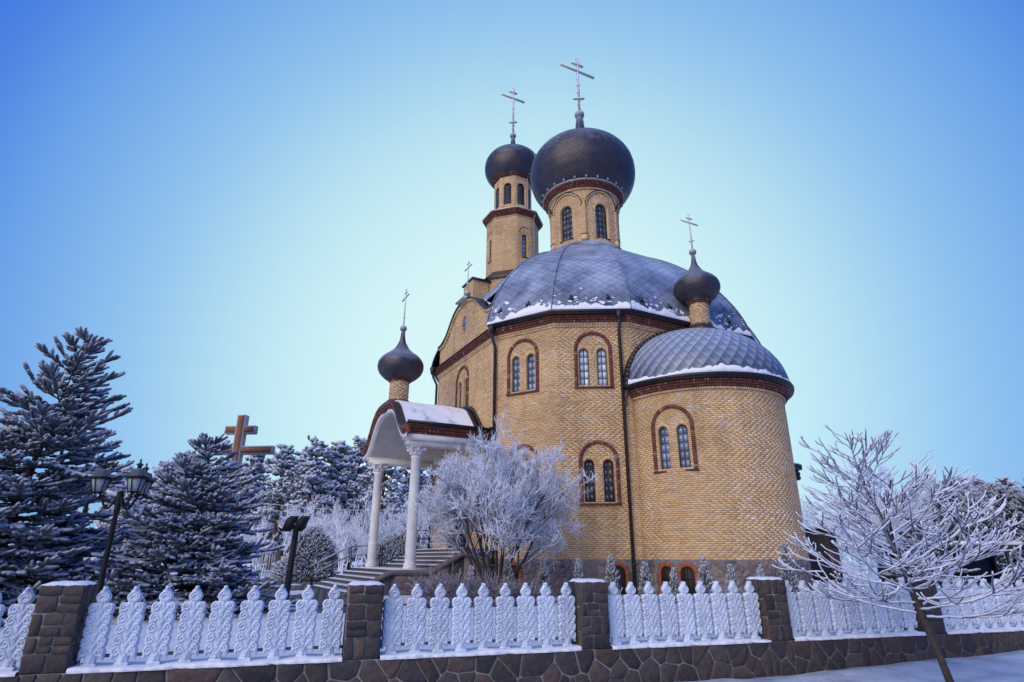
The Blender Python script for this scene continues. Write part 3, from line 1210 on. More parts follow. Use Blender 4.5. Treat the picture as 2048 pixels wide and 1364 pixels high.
def onion(x, y, zc, prof, sc, ntile, ball_r, name='onion_dome'):
    g = G()
    P = [(r * sc, z * sc) for z, r in prof]
    g.lathe([(r - 0.02, z) for r, z in P], 40, (x, y, zc))
    d = g.build(name, M_ONION, church, smooth=True)
    # shingles
    arc = [0.0]
    for i in range(1, len(P)):
        arc.append(arc[-1] + math.hypot(P[i][0] - P[i - 1][0], P[i][1] - P[i - 1][1]))
    pr, pz = [p[0] for p in P], [p[1] for p in P]
    th = PI * max(pr) / ntile * 0.95
    t_end = arc[[i for i, p in enumerate(P) if p[1] > 0 and p[0] < max(pr) * 0.3][0]]

    def fn(a, t, lift):
        t = min(max(t, 0), arc[-1])
        r, z = np.interp(t, arc, pr), np.interp(t, arc, pz)
        r2, z2 = np.interp(t + 0.03, arc, pr), np.interp(t + 0.03, arc, pz)
        q = math.hypot(r2 - r, z2 - z) + 1e-9
        no, nz = (z2 - z) / q, -(r2 - r) / q
        rr_ = r + no * lift
        return (x + rr_ * math.cos(a), y + rr_ * math.sin(a), zc + z + nz * lift)
    tg = G()
    da = PI / ntile
    for r in range(int(t_end / th) + 1):
        for c in range(ntile):
            a = (2 * c + (r % 2)) * da
            ct = r * th
            w, h = da * 0.975, th * 0.975
            jit = random.uniform(-0.002, 0.003)
            curved_tile(tg, fn, [(a, ct - h), (a + w, ct), (a, ct + h), (a - w, ct)], [0.008 + jit, 0.004 + jit, 0.0, 0.004 + jit], -0.03, 2)
    tg.build('dome_shingles', M_ONION, d, kind='stuff', smooth=True)
    bgm = G()
    bz = zc + pz[-1] + ball_r * 0.75
    bgm.lathe([(max(0.001, ball_r * math.sin(t)), -ball_r * math.cos(t)) for t in np.linspace(0, PI, 12)], 18, (x, y, bz))
    bgm.build('ball_finial', mat_ball, d, smooth=True)
    return d, bz + ball_r


mat_ball = mat_frost('frosted_ball', (0.22, 0.20, 0.22), (0.62, 0.64, 0.7), -0.5, 1.0, 6, 0.4, 0.45)


def cross(parent, x, y, z0, z1, span, along='x', rot=0.0):
    """Orthodox cross: short top bar, long main bar, slanted foot bar"""
    H = z1 - z0
    g = G()
    b = 0.022 * H
    d = 0.016 * H
    g.box((0, 0, H / 2), (b, d * 1.6, H))

    def bar(zc, w, tilt=0.0):
        gg_ = np.array([(-w / 2, -d, -b / 2), (w / 2, -d, -b / 2), (w / 2, d, -b / 2), (-w / 2, d, -b / 2), (-w / 2, -d, b / 2), (w / 2, -d, b / 2), (w / 2, d, b / 2), (-w / 2, d, b / 2)])
        cs, sn = math.cos(tilt), math.sin(tilt)
        gg_ = np.c_[gg_[:, 0] * cs - gg_[:, 2] * sn, gg_[:, 1] * 1.05, gg_[:, 0] * sn + gg_[:, 2] * cs + zc]
        g.hexa(gg_)
    bar(H * 0.885, span * 0.34)
    bar(H * 0.76, span)
    bar(H * 0.24, span * 0.34, R(22))
    for k in range(26):                        # feathery rime on the edges
        zz = random.uniform(0.05, 1.0) * H
        dx = random.choice((-1, 1)) * b * random.uniform(0.4, 0.9)
        g.box((dx, 0, zz), (b * random.uniform(0.3, 0.8), d * random.uniform(0.5, 1.6), random.uniform(0.01, 0.03) * H))
    me = make_mesh('cross', np.concatenate(g.V), g.B, g.T, M_CROSS)
    return part('cross', me, parent, (x, y, z0), (0, 0, rot))


# drum and main dome
DR = 2.15
ZD0, ZD1 = 19.02, 22.65
F_DR = cyl_map((0, 0), DR, -PI)
drum_b, drum_m = G(), G()
dh = []
dcol = cyl_map((0, 0), DR, -PI)
cd_ang = math.atan2(CAML[1], CAML[0])
DA = (cd_ang + PI / 6 + PI) % (PI / 3)
for k in range(6):
    dh.append(Hole((DA + k * PI / 3) * DR, 19.3, 0.84, 2.3))
bricks_into(drum_b, F_DR, brick_field(F_DR, 0, 2 * PI * DR, ZD0, ZD1, dh))
mortar_into(drum_m, F_DR, 0, 2 * PI * DR, ZD0, ZD1 + 0.3, dh)
drum = drum_m.build('drum', M_MORTAR, church)
hood = G()
for h in dh:
    wdw = window(F_DR, h, 3, 6, M_GLASS, dep=0.16, reveal=rev_g)
    big = Hole(h.cx, 19.2, 1.84, 3.12)
    arch_band(drum_b, F_DR, big, 0.0, 0.085, -0.01, 0.10, 0.075, jambs=False)
    hood = G()
    arch_band(hood, F_DR, big, 0.085, 0.125, -0.01, 0.135, 0.15, jambs=False, gap=0.0)
    hood.build('arch_hood', M_TRIM, church)
    hood = G()
    mbox(hood, F_DR, h.cx - 0.47, h.cx + 0.47, 19.24, 19.295, -0.02, 0.06)
    hood.build('window_sill', M_TRIM, church)
hood = G()
for k in range(6):
    s = ((DA + PI / 6 + k * PI / 3) % (2 * PI)) * DR
    f = brick_field(F_DR, s - 0.13, s + 0.13, 19.4, 21.6)
    g0 = [F_DR(a, b, 0) for a, b in ((0, 0),)]
    mP = cyl_map((0, 0), DR + 0.1, -PI)
    sc = (DR + 0.1) / DR
    f[:, 0:2] *= sc
    bricks_into(drum_b, mP, f, 0.1)
    mbox(drum_m, F_DR, s - 0.12, s + 0.12, 19.4, 21.58, -0.02, 0.07)
    mbox(drum_b, F_DR, s - 0.18, s + 0.18, 19.03, 19.39, -0.02, 0.14, random.random())
    mbox(hood, F_DR, s - 0.2, s + 0.2, 19.395, 19.425, -0.02, 0.17)
hood.build('pilaster_caps', M_TRIM, church, kind='stuff')
pm = G()
for k in range(6):
    s = ((DA + PI / 6 + k * PI / 3) % (2 * PI)) * DR
    mbox(pm, F_DR, s - 0.12, s + 0.12, 19.43, 21.58, -0.02, 0.075)
pm.build('pilaster', M_MORTAR, church)
ring = lambda r, n=64: [(r * math.cos(-t), r * math.sin(-t)) for t in np.linspace(0, -2 * PI, n + 1)[:-1]]
dpath = ring(DR)
header_row(cor_y, dpath, 22.50, 22.62, -0.02, 0.09, 0.085)
sweep(cor_rm, dpath, rect(-0.05, 0.16, 22.63, 22.98))
cor_rm.build('cornice', M_REDM, church)
cor_rm = G()
header_row(cor_r, dpath, 22.64, 22.74, 0.05, 0.19, 0.085)
header_row(cor_r, dpath, 22.75, 22.85, 0.05, 0.27, 0.085)
header_row(cor_r, dpath, 22.86, 22.96, 0.05, 0.36, 0.085)
dt = G()
sweep(dt, dpath, rect(-0.1, 0.42, 22.96, 23.03))
for k in range(24):
    a = 2 * PI * k / 24
    dt.box((2.62 * math.cos(a), 2.62 * math.sin(a), 23.12), (0.1, 0.1, 0.16), a)
dt.build('dome_skirt', M_ZINC, church)
sk = G()
sk.lathe([(2.9, 17.6), (2.5, 18.4), (2.3, 18.8), (2.22, 19.0), (2.12, 19.02)], 48)
sk.build('drum_flashing', M_TILE, church, smooth=True)
main_on, ztop = onion(0, 0, 24.85, ONION, 1.0, 58, 0.33)
cross(main_on, 0, 0, ztop - 0.05, 34.75, 2.75)

# bell tower ------------------------------------------------------------
TX, TY = 0.1, 9.9


def octo(a, hf):
    P = []
    for k in range(4):
        an = PI + k * PI / 2
        n = np.array([math.cos(an), math.sin(an)])
        t = np.array([-math.sin(an), math.cos(an)])
        P += [a * n - hf * t, a * n + hf * t]
    return np.array(P) + [TX, TY]


tw_m, tw_b = G(), G()


def tower_tier(a, hf, z0, z1, hole_fn):
    P = octo(a, hf)
    for k in range(8):
        m = flat_map(P[k], P[(k + 1) % 8])
        hs = hole_fn(k, m)
        bricks_into(tw_b, m, brick_field(m, 0, m.L, z0, z1, hs))
        mortar_into(tw_m, m, 0, m.L, z0, z1 + 0.05, hs)
        for h in hs:
            yield k, m, h
    return


lou = G()
louf = G()
for k, m, h in tower_tier(1.95, 0.68, 19.0, 26.4, lambda k, m: [Hole(m.L / 2, 22.9, 0.42, 1.9)] if k % 2 == 0 else []):
    window(m, h, 1, 5, M_GLASSM, dep=0.12, reveal=rev_g, ring=0)
    arch_band(tw_b, m, Hole(h.cx, 22.9, 0.95, 2.55), 0, 0.07, -0.01, 0.05, 0.07, jambs=False)
    g = G()
    mbox(g, m, h.cx - 0.27, h.cx + 0.27, 22.83, 22.895, -0.02, 0.06)
    g.build('window_sill', M_RED, church)
belf = []
for k, m, h in tower_tier(1.40, 0.56, 27.0, 30.35, lambda k, m: [Hole(m.L / 2, 27.75, 0.62, 1.95)]):
    lg = G()
    strip_outline(lg, m, h, -0.04, 0.005, -0.1, -0.04)
    mbox(lg, m, h.cx - h.w / 2, h.cx + h.w / 2, h.z0, h.z0 + h.h, -0.17, -0.14)
    lf = lg.build('louvre_frame', M_DARK, church)
    nl = 13
    for i in range(nl):
        z = h.z0 + 0.06 + i * (h.h - 0.2) / nl
        hw = (h.half(z + 0.05) or 0.1) - 0.03
        if hw > 0.05:
            sg = G()
            c8 = [m(x, zz, dd) for x, zz, dd in ((h.cx - hw, z, -0.02), (h.cx + hw, z, -0.02), (h.cx + hw, z + 0.085, -0.12), (h.cx - hw, z + 0.085, -0.12),
                                                 (h.cx - hw, z + 0.02, -0.015), (h.cx + hw, z + 0.02, -0.015), (h.cx + hw, z + 0.1, -0.115), (h.cx - hw, z + 0.1, -0.115))]
            sg.hexa(np.array(c8))
            sg.build('louvre_slat', M_LOUVRE, lf)
    arch_band(tw_b, m, h, 0.0, 0.09, -0.01, 0.01, 0.07, jambs=False)
# lower, wider tiers of the tower foot
for k, m, h in tower_tier(2.5, 1.0, 15.0, 20.9, lambda k, m: []):
    pass
tower = tw_m.build('bell_tower', M_MORTAR, church)
tw_b.build('tower_bricks', M_BRICK, tower, kind='stuff')
drum_b.build('drum_bricks', M_BRICK, drum, kind='stuff')
tp = octo(1.95, 0.68)
sweep(cor_rm, tp, rect(-0.03, 0.1, 26.43, 26.86))
cor_rm.build('cornice', M_REDM, church)
cor_rm = G()
header_row(cor_y, tp, 26.30, 26.42, -0.02, 0.05, 0.085)
header_row(cor_r, tp, 26.43, 26.56, 0.0, 0.14, 0.09)
header_row(cor_r, tp, 26.57, 26.70, 0.0, 0.24, 0.09)
header_row(cor_r, tp, 26.71, 26.85, 0.0, 0.34, 0.09)
tp2 = octo(1.40, 0.56)
sweep(cor_rm, tp2, rect(-0.03, 0.1, 30.36, 30.66))
cor_rm.build('cornice', M_REDM, church)
cor_rm = G()
header_row(cor_r, tp2, 30.36, 30.48, 0.0, 0.14, 0.09)
header_row(cor_r, tp2, 30.49, 30.66, 0.0, 0.24, 0.09)
tg_ = G()
P0, P1 = octo(2.33, 0.85), octo(1.42, 0.57)
tg_.prism([(p[0], p[1], 26.88) for p in P0], [(p[0], p[1], 27.15) for p in P1])
tg_.build('tower_ledge', M_SNOW, church)
tl = G()
P0, P1 = octo(2.7, 1.1), octo(1.95, 0.69)
tl.prism([(p[0], p[1], 20.85) for p in P0], [(p[0], p[1], 21.0) for p in P0], caps=False)
tl.prism([(p[0], p[1], 21.0) for p in P0], [(p[0], p[1], 21.75) for p in P1], caps=False)
# lower block on the north-west corner of the tower
tl.box((TX - 3.15, TY - 0.3, 20.62), (1.5, 1.9, 0.12))
tl.build('tower_skirt_roof', M_TRIM, church)
mb_b, mb_m = G(), G()
for p0, p1 in (((TX - 3.8, TY + 0.5), (TX - 3.8, TY - 1.1)), ((TX - 3.8, TY - 1.1), (TX - 2.5, TY - 1.1))):
    m = flat_map(p0, p1)
    bricks_into(mb_b, m, brick_field(m, 0, m.L, 11.0, 20.5))
    mortar_into(mb_m, m, 0, m.L, 11.0, 20.56)
blk = mb_m.build('stair_turret', M_MORTAR, church)
mb_b.build('turret_bricks', M_BRICK, blk, kind='stuff')
bell_on, zt = onion(TX, TY, 31.85, ONION, 0.69, 46, 0.27)
cross(bell_on, TX, TY, zt - 0.05, 40.5, 2.2)
lc = G()
pts = []
for zz, r in ONION[7::-1]:
    pts.append((zz * 0.69 + 31.85, r * 0.69 + 0.05))
lpts = [(TX + r * math.cos(R(-70)), TY + r * math.sin(R(-70)), z) for z, r in pts]
lpts += [(TX + 1.6 * math.cos(R(-70)), TY + 1.6 * math.sin(R(-70)), 30.4), (TX + 1.58 * math.cos(R(-70)), TY + 1.58 * math.sin(R(-70)), 27.2), (TX + 2.4 * math.cos(R(-70)), TY + 2.4 * math.sin(R(-70)), 26.8),
         (TX + 2.2 * math.cos(R(-70)), TY + 2.2 * math.sin(R(-70)), 26.2), (TX + 2.15 * math.cos(R(-70)), TY + 2.15 * math.sin(R(-70)), 18)]
lc.tube(lpts, 0.014, 4)
lc.build('lightning_conductor', M_WIRE, church)

# apse dome --------------------------------------------------------------
AER, AEH = 3.84, 3.0


def apse_pt(th, t, lift, r0=AER, h0=AEH):
    """th along the half circle, t = angle up the profile"""
    t = min(max(t, 0.0), PI / 2)
    no, nz = math.cos(t), math.sin(t) * r0 / h0
    q = math.hypot(no, nz)
    r = r0 * math.cos(t) + lift * no / q
    z = h0 * math.sin(t) + lift * nz / q
    return (r * math.cos(PI + th), -AP + r * math.sin(PI + th), 8.36 + z)


ad = G()
nu, nv = 40, 16
V = [apse_pt(PI * i / nu, PI / 2 * j / nv, -0.03) for j in range(nv + 1) for i in range(nu + 1)]
F = [(j * (nu + 1) + i, j * (nu + 1) + i + 1, (j + 1) * (nu + 1) + i + 1, (j + 1) * (nu + 1) + i) for j in range(nv) for i in range(nu)]
ad.add(V, F)
apse_roof = ad.build('apse_roof', M_TRIM, church)
NT = 25
rest = G()
rows = 15
dt_ = PI / 2 / rows
cnt = 0
for r in range(rows):
    for c in range(NT + 1):
        th = PI * (c + (0.5 if r % 2 else 0)) / NT
        if th > PI + 0.01:
            continue
        g = G() if r < 12 else rest
        w, h = PI / NT / 2 * 0.975, dt_ * 0.97
        t0 = r * dt_
        jit = random.uniform(-0.002, 0.004)
        cl = lambda a: min(max(a, 0.0), PI)
        curved_tile(g, lambda a, t, l: apse_pt(cl(a), t, l), [(th, t0 - h), (th + w, t0), (th, t0 + h), (th - w, t0)], [0.011 + jit, 0.006 + jit, 0.0, 0.006 + jit], -0.02, 2)
        top = [apse_pt(cl(th), t0, 0)]
        if r < 12:
            if cnt < 300:
                ctr = np.mean(np.array(top), axis=0)
                o = g.build('roof_tile', M_TILE, apse_roof, off=ctr, smooth=True)
                o.location = ctr
                cnt += 1
            else:
                rest.add(np.concatenate(g.V), *[b for b in g.B])
rest.build('upper_roof_tiles', M_TILE, apse_roof, kind='stuff', smooth=True)
sn = G()
av = np.linspace(0.0, PI, 220)
rn = rng.random((4, 400))


def vnoise(x, o, f):
    q = (x + 20) * f
    i = int(math.floor(q))
    u = q - i
    u = u * u * (3 - 2 * u)
    return rn[o][i % 400] * (1 - u) + rn[o][(i + 1) % 400] * u


hh = [max(0.02, 0.01 + 0.07 * vnoise(a, 0, 5) + 0.06 * vnoise(a, 1, 15) * vnoise(a, 3, 4) + 0.03 * vnoise(a, 2, 40)) for a in av]
for i in range(219):
    pts = []
    for a, h in ((av[i], hh[i]), (av[i + 1], hh[i + 1])):
        pts.append([apse_pt(a, 0.0, 0.01), apse_pt(a, 0.0, 0.06), apse_pt(a, h * 0.7, 0.06), apse_pt(a, h, 0.033)])
    sn.add(pts[0] + pts[1], [(0, 4, 5, 1), (1, 5, 6, 2), (2, 6, 7, 3)])
sn.build('eave_snow', M_SNOW, apse_roof, kind='stuff')
fl = G()
for sgn in (0.0, PI):
    pts = [np.array(apse_pt(sgn, t, 0.05)) for t in np.linspace(0, PI / 2, 24)]
    for i in range(23):
        a, b = pts[i], pts[i + 1]
        ca = np.array([0, -AP, 8.36])
        oa, ob = (a - ca) / np.linalg.norm(a - ca) * 0.17, (b - ca) / np.linalg.norm(b - ca) * 0.17
        dy = np.array([0, -0.22, 0])
        up = np.array([0, 0.03, 0])
        fl.hexa(np.array([a - oa + up, b - ob + up, b + ob * 0.4 + up, a + oa * 0.4 + up, a - oa + dy, b - ob + dy, b + ob * 0.4 + dy, a + oa * 0.4 + dy]))
fl.build('wall_flashing', M_TRIM, church)


# small brick lanterns with onions (apse and porch)
def little_tower(x, y, z0, z1, r, zc, sc, zcross, name, base_r=None, rot=0.0):
    m = cyl_map((x, y), r, 0)
    gb, gm_ = G(), G()
    n8 = 12
    bricks_into(gb, m, brick_field(m, 0, 2 * PI * r, z0 + 0.12, z1 - 0.18))
    gm_.lathe([(r - 0.014, z0 - 0.6), (r - 0.014, z1)], 32, (x, y, 0))
    t = gm_.build(name, M_MORTAR, church)
    gb.build('lantern_bricks', M_BRICK, t, kind='stuff')
    rr_ = G()
    pth = [(x + r * math.cos(a), y + r * math.sin(a)) for a in np.linspace(0, 2 * PI, 25)[:-1]]
    header_row(rr_, pth, z0, z0 + 0.11, -0.05, 0.06, 0.08)
    header_row(rr_, pth, z1 - 0.17, z1 - 0.09, -0.05, 0.05, 0.08)
    header_row(rr_, pth, z1 - 0.08, z1, -0.05, 0.11, 0.08)
    rr_.build('lantern_moulding', M_RED, t)
    fg = G()
    br = base_r or r + 0.14
    fg.lathe([(br + 0.1, z0 - 0.5), (br, z0 - 0.1), (r + 0.1, z0 - 0.005), (r - 0.05, z0 - 0.005)], 28, (x, y, 0))
    fg.build('lantern_flashing', M_TRIM, t)
    fg = G()
    fg.lathe([(r - 0.05, z1), (r + 0.16, z1), (r + 0.16, z1 + 0.05), (r * 0.95, z1 + 0.1)], 28, (x, y, 0))
    fg.build('lantern_flashing', M_TRIM, t)
    on, zt_ = onion(x, y, zc, ONION_S, sc, 32, 0.17)
    cross(on, x, y, zt_ - 0.03, zcross, 1.05, rot=rot)


little_tower(0.0, -8.62, 11.42, 12.7, 0.44, 13.38, 1.0, 17.3, 'apse_lantern')
LP = (-AP - 3.25, 0.0)
little_tower(LP[0], LP[1], 8.55, 9.75, 0.46, 10.36, 1.06, 14.5, 'porch_lantern', rot=PI / 2)
# finial of the gable
fg = G()
gx = -AP + 0.1
fg.prism([(gx + a, b, 14.50) for a, b in ((-0.45, -0.5), (0.45, -0.5), (0.45, 0.5), (-0.45, 0.5))], [(gx + a * 0.25, b * 0.25, 14.78) for a, b in ((-0.45, -0.5), (0.45, -0.5), (0.45, 0.5), (-0.45, 0.5))])
fg.box((gx, 0, 14.47), (0.94, 1.04, 0.07))
ped = fg.build('gable_finial', M_ZINC, church)
bgm = G()
bgm.lathe([(max(0.001, 0.17 * math.sin(t)), -0.17 * math.cos(t)) for t in np.linspace(0, PI, 10)], 16, (gx, 0, 14.95))
bgm.build('ball_finial', mat_ball, ped, smooth=True)
cross(ped, gx, 0, 15.1, 16.95, 0.95, rot=PI / 2)

# downpipes
pp = []


def downpipe(pts, r=0.065, hopper=None):
    g = G()
    g.tube(pts, r, 10)
    for q in pts[2:-1]:
        pass
    p = np.array(pts[-2]), np.array(pts[-1])
    for t in (0.15, 0.4, 0.65, 0.9):
        c = p[0] * (1 - t) + p[1] * t
        g.lathe([(r + 0.012, -0.03), (r + 0.012, 0.03)], 10, tuple(c))
    if hopper is not None:
        c = np.array(hopper)
        g.prism([(c[0] + x, c[1] + y, c[2]) for x, y in ((-0.13, -0.13), (0.13, -0.13), (0.13, 0.13), (-0.13, 0.13))],
                [(c[0] + x * 0.6, c[1] + y * 0.6, c[2] - 0.4) for x, y in ((-0.13, -0.13), (0.13, -0.13), (0.13, 0.13), (-0.13, 0.13))])
    g.build('downpipe', M_PIPE, church)


m = F_CD
sD = F_CD.L - 0.42
downpipe([tuple(m(sD, 11.6, 0.38)), tuple(m(sD, 11.15, 0.36)), tuple(m(sD, 10.8, 0.12)), tuple(m(sD, 0.5, 0.12))], 0.07, m(sD, 11.72, 0.4))
ep = m(sD, 7.55, 0.12)
q0 = np.array(apse_pt(0.05, 0, 0.1)); q0[2] = 8.2
pg = G()
pg.tube([tuple(q0), (q0[0] - 0.02, q0[1], 7.95), tuple(ep + np.array([0.05, 0, 0.05])), tuple(ep)], 0.055, 8)
pg.build('downpipe_branch', M_PIPE, church)
sB = 0.17
m = F_BC
downpipe([tuple(m(sB, 11.6, 0.38)), tuple(m(sB, 11.15, 0.36)), tuple(m(sB, 10.75, 0.12)), tuple(m(sB, 1.0, 0.12))], 0.07, m(sB, 11.72, 0.4))
m = F_AB
downpipe([tuple(m(0.05, 11.6, 0.38)), tuple(m(0.05, 11.2, 0.36)), tuple(m(0.05, 10.75, 0.12)), tuple(m(0.05, 1.0, 0.12))], 0.07, m(0.05, 11.72, 0.4))

wm = wall_mortar.build('wall', M_MORTAR, church)
wall_bricks.build('wall_bricks', M_BRICK, wm, kind='stuff')

# plinth -------------------------------------------------------------------
def clip_poly(poly, p, n):
    out = []
    for i in range(len(poly)):
        a, b = poly[i], poly[(i + 1) % len(poly)]
        da, db = np.dot(a - p, n), np.dot(b - p, n)
        if da <= 0:
            out.append(a)
        if (da < 0 < db) or (db < 0 < da):
            out.append(a + (b - a) * (da / (da - db)))
    return out


def stone_cells(w, h, size, jitter=0.38, seed=1):
    rg = np.random.default_rng(seed)
    ny = max(1, int(round(h / (size * 0.85))))
    nx = max(1, int(round(w / size)))
    P = []
    for j in range(ny):
        for i in range(nx + 1):
            x = (i + (0.5 if j % 2 else 0.0)) * w / nx + rg.uniform(-jitter, jitter) * size
            y = (j + 0.5) * h / ny + rg.uniform(-jitter, jitter) * h / ny
            if -0.2 * size < x < w + 0.2 * size:
                P.append((x, y))
    # a few seeds dropped or doubled so that sizes differ
    P2 = []
    for p in P:
        u = rg.random()
        if u < 0.2:
            continue
        P2.append(p)
        if u > 0.8:
            P2.append((p[0] + rg.uniform(0.3, 0.6) * size * rg.choice((-1, 1)), p[1] + rg.uniform(-0.4, 0.4) * size))
    P = np.array(P2 if len(P2) > 3 else P)
    cells = []
    for i, p in enumerate(P):
        poly = [np.array(q, float) for q in ((0, 0), (w, 0), (w, h), (0, h))]
        d = np.linalg.norm(P - p, axis=1)
        for j in np.argsort(d)[1:18]:
            poly = clip_poly(poly, (p + P[j]) / 2, P[j] - p)
            if len(poly) < 3:
                break
        if len(poly) >= 3:
            A = np.array(poly)
            ar = 0.5 * abs(np.dot(A[:, 0], np.roll(A[:, 1], -1)) - np.dot(A[:, 1], np.roll(A[:, 0], -1)))
            if ar > 0.0025:
                cells.append(A)
    return cells


def block_cells(w, h, size, seed):
    """roughly squared blocks in uneven courses"""
    rg = np.random.default_rng(seed)
    cells, z = [], 0.0
    while z < h - 0.02:
        ch = size * rg.uniform(0.75, 1.3)
        if h - z - ch < size * 0.55:
            ch = h - z
        n = int(rg.integers(2, 4)) if w > 0.3 else 2
        cut = np.sort(np.r_[0, (np.arange(1, n) / n + rg.uniform(-0.12, 0.12, n - 1)) * w, w])
        for a, b in zip(cut[:-1], cut[1:]):
            j = lambda: rg.uniform(-0.012, 0.012)
            e = lambda x: 0 if x in (0.0, w) else j()
            if b - a > 0.14 and rg.random() < 0.25:
                m_ = z + ch * rg.uniform(0.4, 0.6)
                cells.append(np.array([(a + e(a), z), (b + e(b), z), (b + e(b), m_ + j()), (a + e(a), m_ + j())]))
                cells.append(np.array([(a + e(a), m_), (b + e(b), m_ + j()), (b + e(b), z + ch), (a + e(a), z + ch)]))
            else:
                cells.append(np.array([(a + e(a), z), (b + e(b), z), (b + e(b), z + ch), (a + e(a), z + ch)]))
        z += ch
    return cells


def stone_obj(m, poly, joint, proud, mat, parent, name='stone'):
    c = poly.mean(axis=0)
    ext = np.sqrt(((poly - c) ** 2).sum(1)).mean()
    k = max(0.5, 1 - joint / ext)
    q = [c + (p - c) * k for p in poly]
    # soften the corners
    r = []
    n = len(q)
    for i in range(n):
        r.append(q[i] * 0.92 + q[i - 1] * 0.08)
        r.append(q[i] * 0.92 + q[(i + 1) % n] * 0.08)
    r = np.array(r)
    f = c + (r - c) * 0.93 + np.random.default_rng(int(abs(c[0] * 997 + c[1] * 131)) + 3).normal(0, 0.004, r.shape)
    pr = proud * random.uniform(0.7, 1.2)
    o3 = np.array(m(c[0], c[1], 0))
    V0 = np.array([m(x, z, -0.03) for x, z in r]) - o3
    V1 = np.array([m(x, z, pr * 0.55) for x, z in r]) - o3
    V2 = np.array([m(x, z, pr + random.uniform(-0.1, 0.1) * pr) for x, z in f]) - o3
    n = len(r)
    F = [(i, (i + 1) % n, n + (i + 1) % n, n + i) for i in range(n)] + [(n + i, n + (i + 1) % n, 2 * n + (i + 1) % n, 2 * n + i) for i in range(n)]
    g = G()
    g.add(np.concatenate([V0, V1, V2]), F, [list(range(2 * n, 3 * n))])
    o = g.build(name, mat, parent)
    o.location = o3
    return o


pl = G()
for fm, s0, s1 in ((F_BC, 0, F_BC.L), (F_CD, 0, F_CD.L), (F_DF, 0, F_DF.L), (F_AB, 0, F_AB.L)):
    mbox(pl, fm, s0, s1, 0.1, Z_PL - 0.002, -0.3, -0.005)
mortar_into(pl, F_AP, 0, PI * ARAD, 0.1, Z_PL - 0.002, (), -0.005)
for k in range(4, 12):
    fm = flat_map(WP[k], WP[(k + 1) % 12])
    mbox(pl, fm, 0, fm.L, 0.1, Z_PL - 0.002, -0.3, -0.005)
plinth = pl.build('plinth', M_JOINT, church)
pw = []          # arched cellar windows
PW = [(F_BC, 1.15), (F_CD, 2.2), (F_AP, apse_s(0.2445)), (F_AP, apse_s(0.277))]
for fm, cx in PW:
    pw.append((fm, Hole(cx, 0.45, 0.5, 1.02)))
for fm, s0, s1, sd in ((F_BC, 0, F_BC.L, 3), (F_CD, 0, F_CD.L, 4), (F_AP, 0.2, PI * ARAD * 0.8, 5)):
    for c in stone_cells(s1 - s0, Z_PL - YARD - 0.01, 0.31, seed=sd):
        c = c + np.array([s0, YARD])
        ctr = c.mean(axis=0)
        if any(f2 is fm and abs(ctr[0] - h.cx) < h.w / 2 + 0.17 and ctr[1] < h.z0 + h.h + 0.13 for f2, h in pw):
            continue
        stone_obj(fm, c, 0.018, 0.020, M_PSTONE, plinth)
for fm, h in pw:
    g = G()
    arch_band(g, fm, h, 0.0, 0.15, -0.02, 0.06, 0.078)
    o = g.build('cellar_window', mat_tint('orange_clinker', [(0, (0.28, 0.085, 0.04)), (1, (0.42, 0.14, 0.07))], 0.8, 12, 0.3, 0.2) if 'orange_clinker' not in bpy.data.materials else bpy.data.materials['orange_clinker'], church)
    g = G()
    g.prism([fm(x, z, -0.02) for x, z in h.outline(12)], [fm(x, z, 0.004) for x, z in h.outline(12)])
    g.build('pane', M_DARK, o)
    g = G()
    for dx in (-0.12, 0, 0.12):
        mbox(g, fm, h.cx + dx - 0.008, h.cx + dx + 0.008, h.z0, h.z0 + h.h - 0.06, 0.005, 0.02)
    for dz in (0.3, 0.6):
        mbox(g, fm, h.cx - 0.24, h.cx + 0.24, h.z0 + dz - 0.008, h.z0 + dz + 0.008, 0.006, 0.022)
    g.build('window_grille', M_BLACK, o)

# porch ----------------------------------------------------------------------
PD = 3.9                # how far the porch reaches out
PWH = 3.55               # half its width
PPROF = [(0.0, 8.48), (0.15, 8.47), (0.28, 8.41), (0.40, 8.24), (0.51, 7.93), (0.61, 7.54), (0.71, 7.16), (0.81, 6.92), (0.91, 6.85), (1.0, 6.90)]


def porch_z(w):
    return float(np.interp(abs(w) / PWH, [p[0] for p in PPROF], [p[1] for p in PPROF]))


NW = 56
wsamp = np.linspace(-PWH, PWH, NW + 1)
# smooth the profile a little
zsamp = np.array([porch_z(w) for w in wsamp])
for _ in range(3):
    zsamp[1:-1] = 0.25 * zsamp[:-2] + 0.5 * zsamp[1:-1] + 0.25 * zsamp[2:]


def porch_band(g, dz0, dz1, x0, x1, wmax=PWH, tint=None):
    for i in range(NW):
        a, b = wsamp[i], wsamp[i + 1]
        if abs(a) > wmax + 0.01 or abs(b) > wmax + 0.01:
            continue
        za, zb = zsamp[i], zsamp[i + 1]
        g.hexa(np.array([(x0, a, za + dz0), (x0, b, zb + dz0), (x0, b, zb + dz1), (x0, a, za + dz1), (x1, a, za + dz0), (x1, b, zb + dz0), (x1, b, zb + dz1), (x1, a, za + dz1)]),
               random.random() if tint is None else tint)


